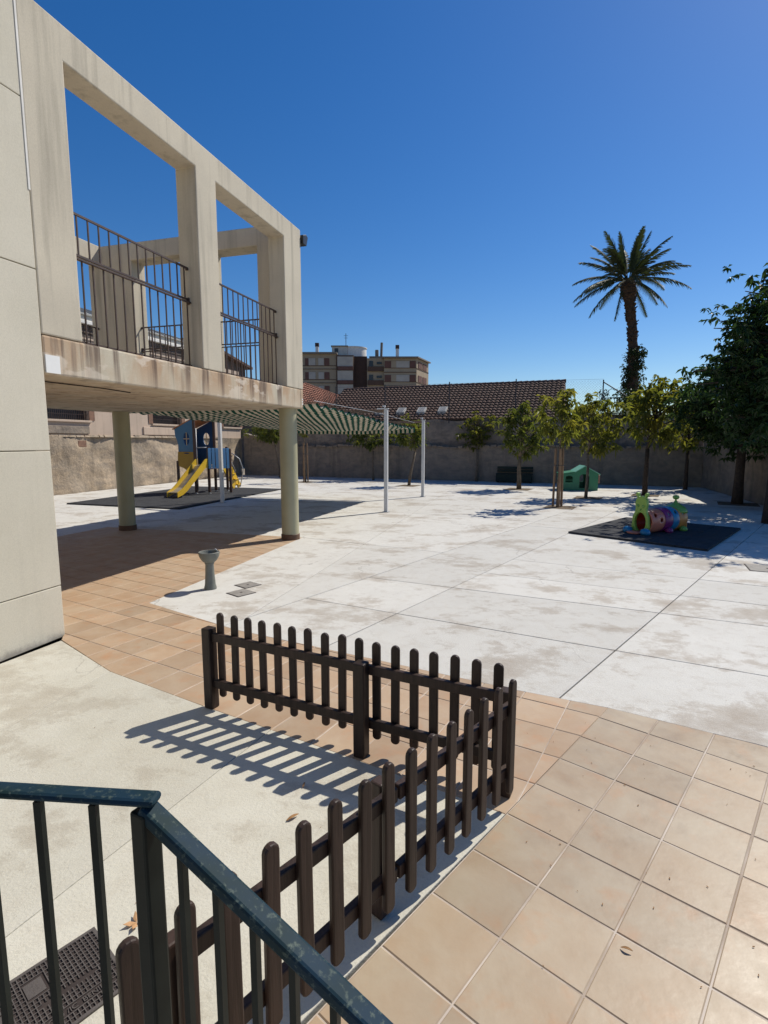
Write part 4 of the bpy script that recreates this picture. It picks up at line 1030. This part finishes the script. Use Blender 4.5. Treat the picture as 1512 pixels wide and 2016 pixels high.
# chain-link fence on top of the wall
cf = thing('chain_link_fence', 'thin chain link fence on posts along the top of the far wall', 'fence', at(8.0, .25, 3.0))
co = Vector(cf.location)
ps = [6.0, 8.9, 12.4, 15.7, 19.6]
for s in ps: MB().tube([Vector(at(s, .28, 2.9))-co, Vector(at(s, .28, 4.95 if s < 19 else 4.75))-co], .028, 8).build('post', M['fencewire'], cf)
MB().tube([Vector(at(19.6, .28, 4.65))-co, Vector(at(21.6, .28, 3.3))-co], .025, 8).build('brace', M['fencewire'], cf)
w = MB()
for z in (4.9, 3.9, 3.05): w.tube([Vector(at(6, .28, z))-co, Vector(at(12, .28, z-.03))-co, Vector(at(19.6, .28, z-.12))-co], .004, 4)
for i in range(110):
    s = 6+i*.124; w.tube([Vector(at(s, .28, 3.05))-co, Vector(at(min(s+1.7, 19.6), .28, 3.05+min(1.7, 19.6-s)))-co], .0022, 3, False); w.tube([Vector(at(s, .285, 4.75))-co, Vector(at(min(s+1.7, 19.6), .285, 4.75-min(1.7, 19.6-s)))-co], .0022, 3, False)
w.build('wire_mesh', M['fencewire'], cf)
# railing and chimney on the terrace behind
br_ = thing('roof_railing', 'thin metal railing on a terrace beyond the far wall', 'railing', at(20, 8, 2.6))
bo = Vector(br_.location); k0, k1 = Vector(at(19.5, 8, 4.5))-bo, Vector(at(25, 8, 4.5))-bo
MB().tube([k0, k1], .03, 6).tube([k0-Vector((0, 0, .9)), k1-Vector((0, 0, .9))], .03, 6).build('rail', M['fencewire'], br_)
bb = MB().tube([(0, 0, -.9), (0, 0, 0)], .018, 6).mesh('bar')
for i in range(24): link('bar', bb, M['fencewire'], br_, loc=k0.lerp(k1, i/23))
tw = thing('terrace_block', 'low beige terrace block carrying the thin railing beyond the wall', 'building', at(20.5, 8.5, 0))
MB().box(-2.2, 5, -.3, 5, -.1, 3.55).build('walls', M['beige'], tw)
ch_ = MB().box(.7, 1.05, .2, .55, 3.55, 4.35).build('chimney', M['brick'], tw); MB().box(.62, 1.13, .12, .63, 4.35, 4.45).build('chimney_cap', M['redtile'], ch_)

# ---------------------------------------------------------------- apartment block far behind
ap = thing('apartment_block', 'beige and brown apartment block on the skyline with a white rooftop drum', 'building', (0, 120, 0))
def wing(x0, x1, y, depth, top, mat, name='wing'):
    return MB().box(x0, x1, y, y+depth, -.1, top).build(name, mat, ap)
def windows(x0, x1, y, specs, par):
    for a, b, z0, z1, m in specs: MB().box(x0+a*(x1-x0), x0+b*(x1-x0), y-.12, y-.02, z0, z1).build('window', M[m], par)
FL = [18.9, 15.95, 13.0, 10.0]
w1 = wing(-24, -10.4, 0, 10, 20.9, M['beige']); MB().box(-24.4, -10.2, -.6, 10, 20.9, 21.25).build('roof', M['roofgrey'], w1)
for z in FL:
    windows(-17.2, -10.6, 0, [(.0, .12, z-.4, z+1.1, 'maroon'), (.12, .34, z-.4, z+1.1, 'blind'), (.44, .62, z-.4, z+1.1, 'blind'), (.64, .80, z-.4, z+1.1, 'maroon')], w1)
    windows(-21.6, -17.9, 0, [(.1, .9, z-.4, z+1.1, 'maroon')], w1)
    for zz in (-.55, -1.25): MB().box(-24, -10.45, -.08, -.01, z+zz, z+zz+.13).build('band', M['brownband'], w1)
w2 = wing(-10.4, -6.6, -.4, 9, 20.6, M['brownband'])
for z in FL:
    MB().box(-10.1, -6.75, -.8, -.42, z-.7, z+1.35).build('window', M['blind'], w2)
    MB().box(-10.0, -6.7, -1.0, -.42, z-1.5, z-.72).build('balcony', M['maroon'], w2)
w3 = wing(-6.58, -3.75, 1.2, 8, 20.6, M['brownface'])
w4 = wing(-3.73, 0, .6, 8, 20.1, M['beige'])
for z in FL:
    MB().box(-3.6, -.1, .15, .58, z-1.6, z-.6).build('balcony', M['brownband'], w4)
    MB().box(-3.3, -2.4, .45, .58, z-.58, z+.6).build('window', M['darkglass'], w4); MB().box(-1.6, -.5, .45, .58, z-.1, z+.4).build('window', M['darkglass'], w4)
w5 = MB(); w5.prism([(0, 0), (7.1, 0), (10.35, 8.0), (3, 10), (0, 10)], -.1, 20.0); w5 = w5.build('wing', M['beige'], ap)
r5 = MB(); r5.prism([(-.4, -.7), (7.4, -.7), (10.9, 8.0), (3, 10.5), (-.4, 10.5)], 20.02, 20.3); r5 = r5.build('roof', M['roofgrey'], w5)
mb = MB(); mb.v = [(-.4, -.7, 20.3), (7.4, -.7, 20.3), (10.9, 8, 20.3), (3, 10.5, 20.3), (-.4, 10.5, 20.3), (3, 4.5, 21.0)]; mb.f = [(0, 1, 5), (1, 2, 5), (2, 3, 5), (3, 4, 5), (4, 0, 5)]; mb.build('hip', M['roofgrey'], r5)
for z in [f-.5 for f in FL]:
    windows(0, 7.1, 0, [(.02, .22, z-.4, z+1.0, 'maroon'), (.22, .38, z-.4, z+1.0, 'beige'), (.38, .78, z-.4, z+1.0, 'blind'), (.79, .97, z-.4, z+1.0, 'maroon')], w5)
    for zz in (-.52, -1.45): MB().box(.02, 7.08, -.08, -.01, z+zz, z+zz+.15).build('band', M['brownband'], w5)
    for t in (.12, .5):
        p, q = Vector((7.1, 0, 0)).lerp(Vector((10.35, 8, 0)), t), Vector((7.1, 0, 0)).lerp(Vector((10.35, 8, 0)), t+.3)
        MB().beam(p+Vector((.05, 0, z+.3)), q+Vector((.05, 0, z+.3)), .12, 1.4).build('window', M['maroon'], w5)
    p, q = Vector((7.14, 0, 0)), Vector((10.39, 8, 0)); MB().beam(p+Vector((0, 0, z-.55)), q+Vector((0, 0, z-.55)), .1, .15).build('band', M['brownband'], w5)
dr = MB().box(-11.6, -8.2, 3, 9, 20.7, 23.0).build('stair_house', M['palewall'], ap); MB().lathe([(3.0, 0), (3.0, 2.3), (3.15, 2.32), (3.15, 2.5)], 36, (-7.0, 6, 20.6)).build('drum', M['whitetrim'], ap, smooth=40)
MB().box(-11.8, -8.0, 2.8, 9.2, 23.0, 23.2).build('stair_roof', M['roofgrey'], dr)
MB().box(-11.0, -10.2, 2.9, 2.99, 21.7, 22.6).build('window', M['darkglass'], dr)
MB().tube([(-8.6, 5, 23), (-8.6, 5, 26.2)], .07, 6).beam((-9.1, 5, 25.7), (-8.1, 5, 25.7), .06, .06).beam((-9.0, 5, 25.2), (-8.2, 5, 25.2), .06, .06).build('aerial', M['fencewire'], ap)
for x, y, z, h in ((-15.0, 4, 21.2, 1.9), (3.0, 4.3, 20.8, 1.9)):
    c = MB().box(x-.35, x+.35, y-.35, y+.35, z, z+h).build('chimney', M['whitetrim'], ap); MB().box(x-.42, x+.42, y-.42, y+.42, z+h, z+h+.8).build('cowl', M['brownface'], c)
MB().box(-3.3, -.6, 3, 6, 20.1, 20.9).tube([(-1.6, 4, 20.8), (-1.6, 4, 22.4)], .4, 8).tube([(-.6, 4, 20.6), (-.6, 4, 21.4), (-.5, 4, 24.0)], .28, 8).build('vent_pipes', M['roofgrey'], ap)
# ---------------------------------------------------------------- trees
def leaf_cloud(mb, rng, centers, n, size, droop=.6, spread=.22, wr=.32, ros=1):
    """n drooping leaves, two bent faces each, set in rosettes of ros round twig tips"""
    cnt = 0
    while cnt < n:
        c, r = rng.choice(centers)
        base = Vector(c)+Vector([max(-1.5, min(1.5, rng.gauss(0, 1))) for _k in range(3)])*r*.5
        big = rng.uniform(.75, 1.2)
        for q in range(ros):
            cnt += 1
            p = base+Vector((rng.uniform(-1, 1), rng.uniform(-1, 1), rng.uniform(-1, 1)))*size*.12
            a = rng.uniform(0, 2*math.pi); el = rng.uniform(-1.2, .5)*droop-.15
            d = Vector((math.cos(a)*math.cos(el), math.sin(a)*math.cos(el), math.sin(el)))
            l = size*rng.uniform(.6, 1.2)*big; w = l*wr*rng.uniform(.8, 1.2)
            s = d.cross(Vector((rng.uniform(-.5, .5), rng.uniform(-.5, .5), 1))).normalized(); k = s.cross(d)*w*.35
            m = p+d*l*.5; n0 = len(mb.v); dz = Vector((0, 0, -l*.25*droop))
            mb.v += [tuple(p), tuple(m+s*w*.5+k), tuple(p+d*l+dz), tuple(m-s*w*.5+k)]
            mb.f += [(n0, n0+1, n0+2), (n0, n0+2, n0+3)]
def tree(name, label, loc, trunk_r, fork, crown, leaves, size, leafmat, barkmat, seed, lean=(0, 0), droop=.8, blob=.42, ntips=26, wr=.32, group=None, fill=.9):
    """crown = (dx, dy, zc, rx, ry, rz) ellipsoid about which limbs are spread"""
    rng = random.Random(seed); t = thing(name, label, 'tree', loc, 0, group)
    dx, dy, zc, rx, ry, rz = crown
    pts = [(0, 0, -.02), (lean[0]*.2+rng.uniform(-.02, .02), lean[1]*.2, fork*.33), (lean[0]*.55+rng.uniform(-.03, .03), lean[1]*.55, fork*.66), (lean[0], lean[1], fork)]
    tr = MB().tube(pts, [trunk_r*1.25, trunk_r, trunk_r*.92, trunk_r*.8], 9)
    tips = []
    F = Vector((lean[0], lean[1], fork)); C = Vector((dx, dy, zc))
    lead = C+Vector((rng.uniform(-.1, .1)*rx, rng.uniform(-.1, .1)*ry, rz*.7)); tr.tube([F, F.lerp(lead, .5)+Vector((rng.uniform(-.1, .1)*rx, rng.uniform(-.1, .1)*ry, 0)), lead], [trunk_r*.75, trunk_r*.45, trunk_r*.12], 7)
    for i in range(ntips):
        a = i*2.399+rng.uniform(-.3, .3); h = -1+2*(i+.5)/ntips; q = math.sqrt(max(0, 1-h*h))*rng.uniform(.55, 1.0)
        tip = C+Vector((rx*q*math.cos(a), ry*q*math.sin(a), rz*h*rng.uniform(.75, 1.05)))
        st = F.lerp(lead, max(0.0, min(.85, (tip.z-F.z)/(lead.z-F.z+.01)*.7))); mid = st.lerp(tip, .55)+Vector((0, 0, .12*rz))
        tr.tube([st, mid, tip], [trunk_r*.34, trunk_r*.2, trunk_r*.06], 5); tips.append((tuple(tip), blob*min(rx, rz)*rng.uniform(.7, 1.25))); tips.append((tuple(mid.lerp(tip, .5)), blob*min(rx, rz)*rng.uniform(.5, .8)*fill))
    tr.build('trunk', barkmat, t, smooth=True)
    cr = MB(); leaf_cloud(cr, rng, tips, leaves, size, droop, wr=wr, ros=9); cr.build('crown', leafmat, t)
    return t
def stakes(t, n=3, h=1.75, r=.12):
    for k in range(n):
        a = 2.1*k+.4; x, y = r*math.cos(a), r*math.sin(a); MB().tube([(x*1.2, y*1.2, 0), (x, y, h)], .036, 8).build('stake', M['timber'], t)
    MB().tube([(r*1.3*math.cos(k*math.pi/6), r*1.3*math.sin(k*math.pi/6), h*.72) for k in range(13)], .012, 6).build('tie', M['black'], t)
def pit(x, y, w=.9, ang=-30):
    p = struct(MB().prism(sq(x, y, w, w, ang), -.02, .0045).build('tree_pit', M['soil']))
G1 = 'young trees in the courtyard'
tA = tree('young_tree', 'sparse young tree tied to timber stakes in front of the playhouse', (5.25, 16.1, 0), .035, 1.85, (.02, .1, 2.75, .70, .6, .82), 560, .25, M['leaf_y'], M['bark'], 1, blob=.42, ntips=17, group=G1, droop=1.0); stakes(tA); pit(5.3, 16.0, .85)
tree('young_tree', 'young yellow green tree directly in front of the green playhouse', (7.1, 18.77, 0), .05, 1.55, (.25, .1, 2.65, 1.12, .9, .98), 1200, .25, M['leaf_y'], M['bark'], 2, group=G1, droop=1.0); pit(7.15, 18.7, .9)
tree('young_tree', 'broad young tree standing behind the caterpillar tunnel', (9.62, 19.7, 0), .085, 1.7, (.35, 0, 3.05, 1.3, 1.0, 1.18), 1900, .26, M['leaf_y'], M['barkdark'], 3, group=G1, droop=1.0, ntips=30); pit(9.6, 19.6, .9)
tree('young_tree', 'dense rounded young tree in front of the dark bench', (5.62, 22.25, 0), .085, 1.35, (.2, 0, 2.45, 1.3, 1.1, 1.02), 1700, .23, M['leaf_m'], M['bark'], 4, group=G1, ntips=34, droop=.9); pit(5.6, 22.2, 1.0)
tree('young_tree', 'small tree close to the far wall behind the white awning post', (4.6, 26.6, 0), .06, 1.6, (-.05, 0, 2.6, 1.0, .6, .75), 850, .23, M['leaf_y'], M['bark'], 5, group=G1)
tree('young_tree', 'young tree with leaning trunk just left of the rear white post', (1.12, 24.1, 0), .06, 1.5, (.05, 0, 2.35, .75, .8, .6), 850, .23, M['leaf_m'], M['bark'], 6, lean=(.28, .1), group=G1); pit(1.1, 24.0, .9)
tree('young_tree', 'slim tree in the middle of the shaded wall below the awning edge', (-.55, 27.6, 0), .05, 1.5, (-.2, 0, 2.3, 1.35, .7, .58), 1200, .23, M['leaf_m'], M['bark'], 7, group=G1)
tB = tree('young_tree', 'thin staked tree right of the round column', (-3.85, 26.3, 0), .035, 1.8, (.0, 0, 2.75, .5, .5, .5), 350, .16, M['leaf_y'], M['bark'], 8, group=G1); stakes(tB, 2, 1.9, .1); pit(-3.85, 26.2, .9)
tree('young_tree', 'leaning tree in the wall corner left of the round column', (-5.75, 29.6, 0), .045, 1.75, (-.55, .1, 2.5, .85, .7, .55), 850, .23, M['leaf_m'], M['bark'], 9, lean=(-.22, 0), group=G1)
tree('young_tree', 'slim reddish trunked tree at the right end of the far wall', (12.4, 22.0, 0), .075, 1.5, (-.1, 0, 2.55, .95, .8, .85), 900, .24, M['leaf_y'], M['barkdark'], 10, group=G1)
pit(11.2, 16.85, 1.1)
G2 = 'large dark trees at the right'
tree('dark_tree', 'dark glossy tree with bare trunk beyond the rubber mat', (11.2, 16.9, 0), .14, 2.0, (.1, .1, 3.2, 2.0, 1.8, 1.45), 12000, .20, M['leaf_d'], M['barkdark'], 11, group=G2, ntips=110, blob=.33, droop=.7, wr=.36)
tree('dark_tree', 'largest dark tree cut off by the right edge of the photo', (9.35, 12.8, 0), .17, 1.95, (.75, .6, 3.95, 2.3, 2.1, 2.15), 21000, .19, M['leaf_d'], M['barkdark'], 12, group=G2, ntips=170, blob=.30, droop=.7, wr=.36)
# ivy on the wall corner and a bare shrub above the awning
def bush(name, label, loc, ctrs, n, size, mat, seed, stems=8, cat='plant'):
    rng = random.Random(seed); t = thing(name, label, cat, loc); cr = MB(); leaf_cloud(cr, rng, ctrs, n, size, .8, wr=.5); cr.build('foliage', mat, t)
    st = MB()
    for i in range(stems): c = Vector(rng.choice(ctrs)[0]); st.tube([(c.x*.2, c.y*.2, 0), (c.x*.7, c.y*.7, c.z*.5), tuple(c)], [.02, .014, .005], 5)
    st.build('stems', M['twig'], t)
rng = random.Random(31)
bush('ivy_clump', 'dark ivy clump hanging over the wall corner', (-7.2, 31.3, 1.9), [((rng.uniform(-.7, 1.9), rng.uniform(-.3, .2), rng.uniform(.35, .95)), .32) for _ in range(22)], 1500, .13, M['leaf_m'], 32)
t = thing('bare_shrub', 'bare twiggy shrub rising above the wall behind the awning', 'plant', at(4.4, .5, 2.7)); sh = MB()
for i in range(90):
    a = rng.uniform(0, 6.28); l = rng.uniform(.8, 2.3); sp = rng.uniform(.1, .9); b = Vector((rng.uniform(-1.3, 1.3), rng.uniform(-.2, .2), 0))
    e = b+Vector((math.cos(a)*sp, math.sin(a)*sp*.6, l)); m = b.lerp(e, .5)+Vector((math.cos(a)*sp*.2, 0, .1)); sh.tube([b, m, e], [.012, .008, .003], 4)
    for k in range(3): q = m.lerp(e, rng.random()); sh.tube([q, q+Vector((rng.uniform(-.3, .3), rng.uniform(-.2, .2), rng.uniform(.1, .35)))], [.005, .002], 3)
sh.build('twigs', M['twig'], t)

# ---------------------------------------------------------------- palm with ivy
pl = thing('palm_tree', 'tall date palm with ivy climbing its trunk beyond the wall', 'palm tree', (18.24, 40, -.4)); pl.scale = (1.21, 1.21, 1.21)
axis = [(.0, 0, -.1), (.0, 0, 3), (-.06, 0, 5.3), (-.14, 0, 7.0), (-.30, 0, 8.8), (-.56, 0, 10.2), (-.66, 0, 10.8), (-.70, 0, 11.5)]
rad = [.36, .31, .30, .27, .255, .28, .45, .33]
tk = MB(); n = 14; pts = []; rr_ = []
for i in range(len(axis)-1):
    for k in range(8):
        t_ = k/8; p = Vector(axis[i]).lerp(Vector(axis[i+1]), t_); pts.append(p); rr_.append((rad[i]*(1-t_)+rad[i+1]*t_)*(1+(.07 if k % 2 else -.03)))
tk.tube(pts, rr_, n)
for i in range(240):                       # stubs of old leaf bases
    t_ = rng.uniform(3.5, 11.2); j = max(k for k in range(len(axis)) if axis[k][2] <= t_); j = min(j, len(axis)-2)
    f = (t_-axis[j][2])/(axis[j+1][2]-axis[j][2]); c = Vector(axis[j]).lerp(Vector(axis[j+1]), f); r_ = rad[j]*(1-f)+rad[j+1]*f; a = rng.uniform(0, 6.28)
    dv = Vector((math.cos(a), math.sin(a), 0)); tk.beam(c+dv*r_*.9, c+dv*(r_+rng.uniform(.05, .12))+Vector((0, 0, .12)), .11, .05)
tk.build('trunk', M['palmtrunk'], pl)
def frond(az, el, L, curl, seed):
    rg = random.Random(seed); mb = MB(); P = Vector((-.70, 0, 11.45)); h = Vector((math.cos(az), math.sin(az), 0)); P = P+h*.22; e = el; pts = [P.copy()]; N_ = 16
    for i in range(N_):
        e -= curl/N_*(.4+1.2*i/N_); P = P+(h*math.cos(e)+Vector((0, 0, math.sin(e))))*L/N_; pts.append(P.copy())
    mb.tube(pts, [.035*(1-.85*i/N_) for i in range(N_+1)], 5)
    side = Vector((-h.y, h.x, 0)); nl = 52
    for i in range(nl):
        t_ = .16+.84*i/nl; f = t_*N_; k = min(int(f), N_-1); c = pts[k].lerp(pts[k+1], f-k); d = (pts[k+1]-pts[k]).normalized(); up = side.cross(d)
        ll = L*.17*math.sin(math.pi*min(1, .12+t_*.86))**.6*rg.uniform(.85, 1.1)
        for sg in (-1, 1):
            v = (side*sg*.62+d*.72+up*rg.uniform(.05, .45)).normalized(); w = d*.028; tip = c+v*ll+Vector((0, 0, -.10*ll))
            n0 = len(mb.v); mb.v += [tuple(c-w), tuple(c+w), tuple(c+v*ll*.55+w*.9), tuple(tip)]; mb.f += [(n0, n0+1, n0+2, n0+3)]
    return mb
k = 0
for el, cnt, L, curl in ((1.4, 5, 3.1, .3), (1.05, 8, 3.3, .6), (.62, 8, 3.4, .8), (.25, 9, 3.6, .85), (-.1, 8, 3.6, .8), (-.45, 5, 3.2, .5)):
    for i in range(cnt):
        az = 2*math.pi*(i+.37*k)/cnt+rng.uniform(-.2, .2); frond(az, el+rng.uniform(-.12, .12), L*rng.uniform(.70, .92), curl*rng.uniform(.7, 1.2), 100+k).build('frond', M['frond'], pl); k += 1
frond(3.4, -1.3, 2.5, .1, 300).build('frond', M['frond'], pl)
iv = MB(); ctr = []
for i in range(150):
    z = 2.5+5.0*rng.random()**1.3; a = rng.uniform(0, 6.28); r_ = .43+rng.uniform(0, .22)*(1.2-(z-2.5)/5); ctr.append(((math.cos(a)*r_-.05, math.sin(a)*r_, z), .22))
leaf_cloud(iv, rng, ctr, 3600, .15, .8, wr=.6); iv.build('ivy', M['leaf_i'], pl)
bush('ivy_bush', 'dark bush of ivy at the foot of the palm behind the wall', (14.6, 31.5, 2.2), [((rng.gauss(0, .8), rng.gauss(0, .4), rng.uniform(.2, 2.6)), .4) for _ in range(40)], 3500, .16, M['leaf_i'], 44)
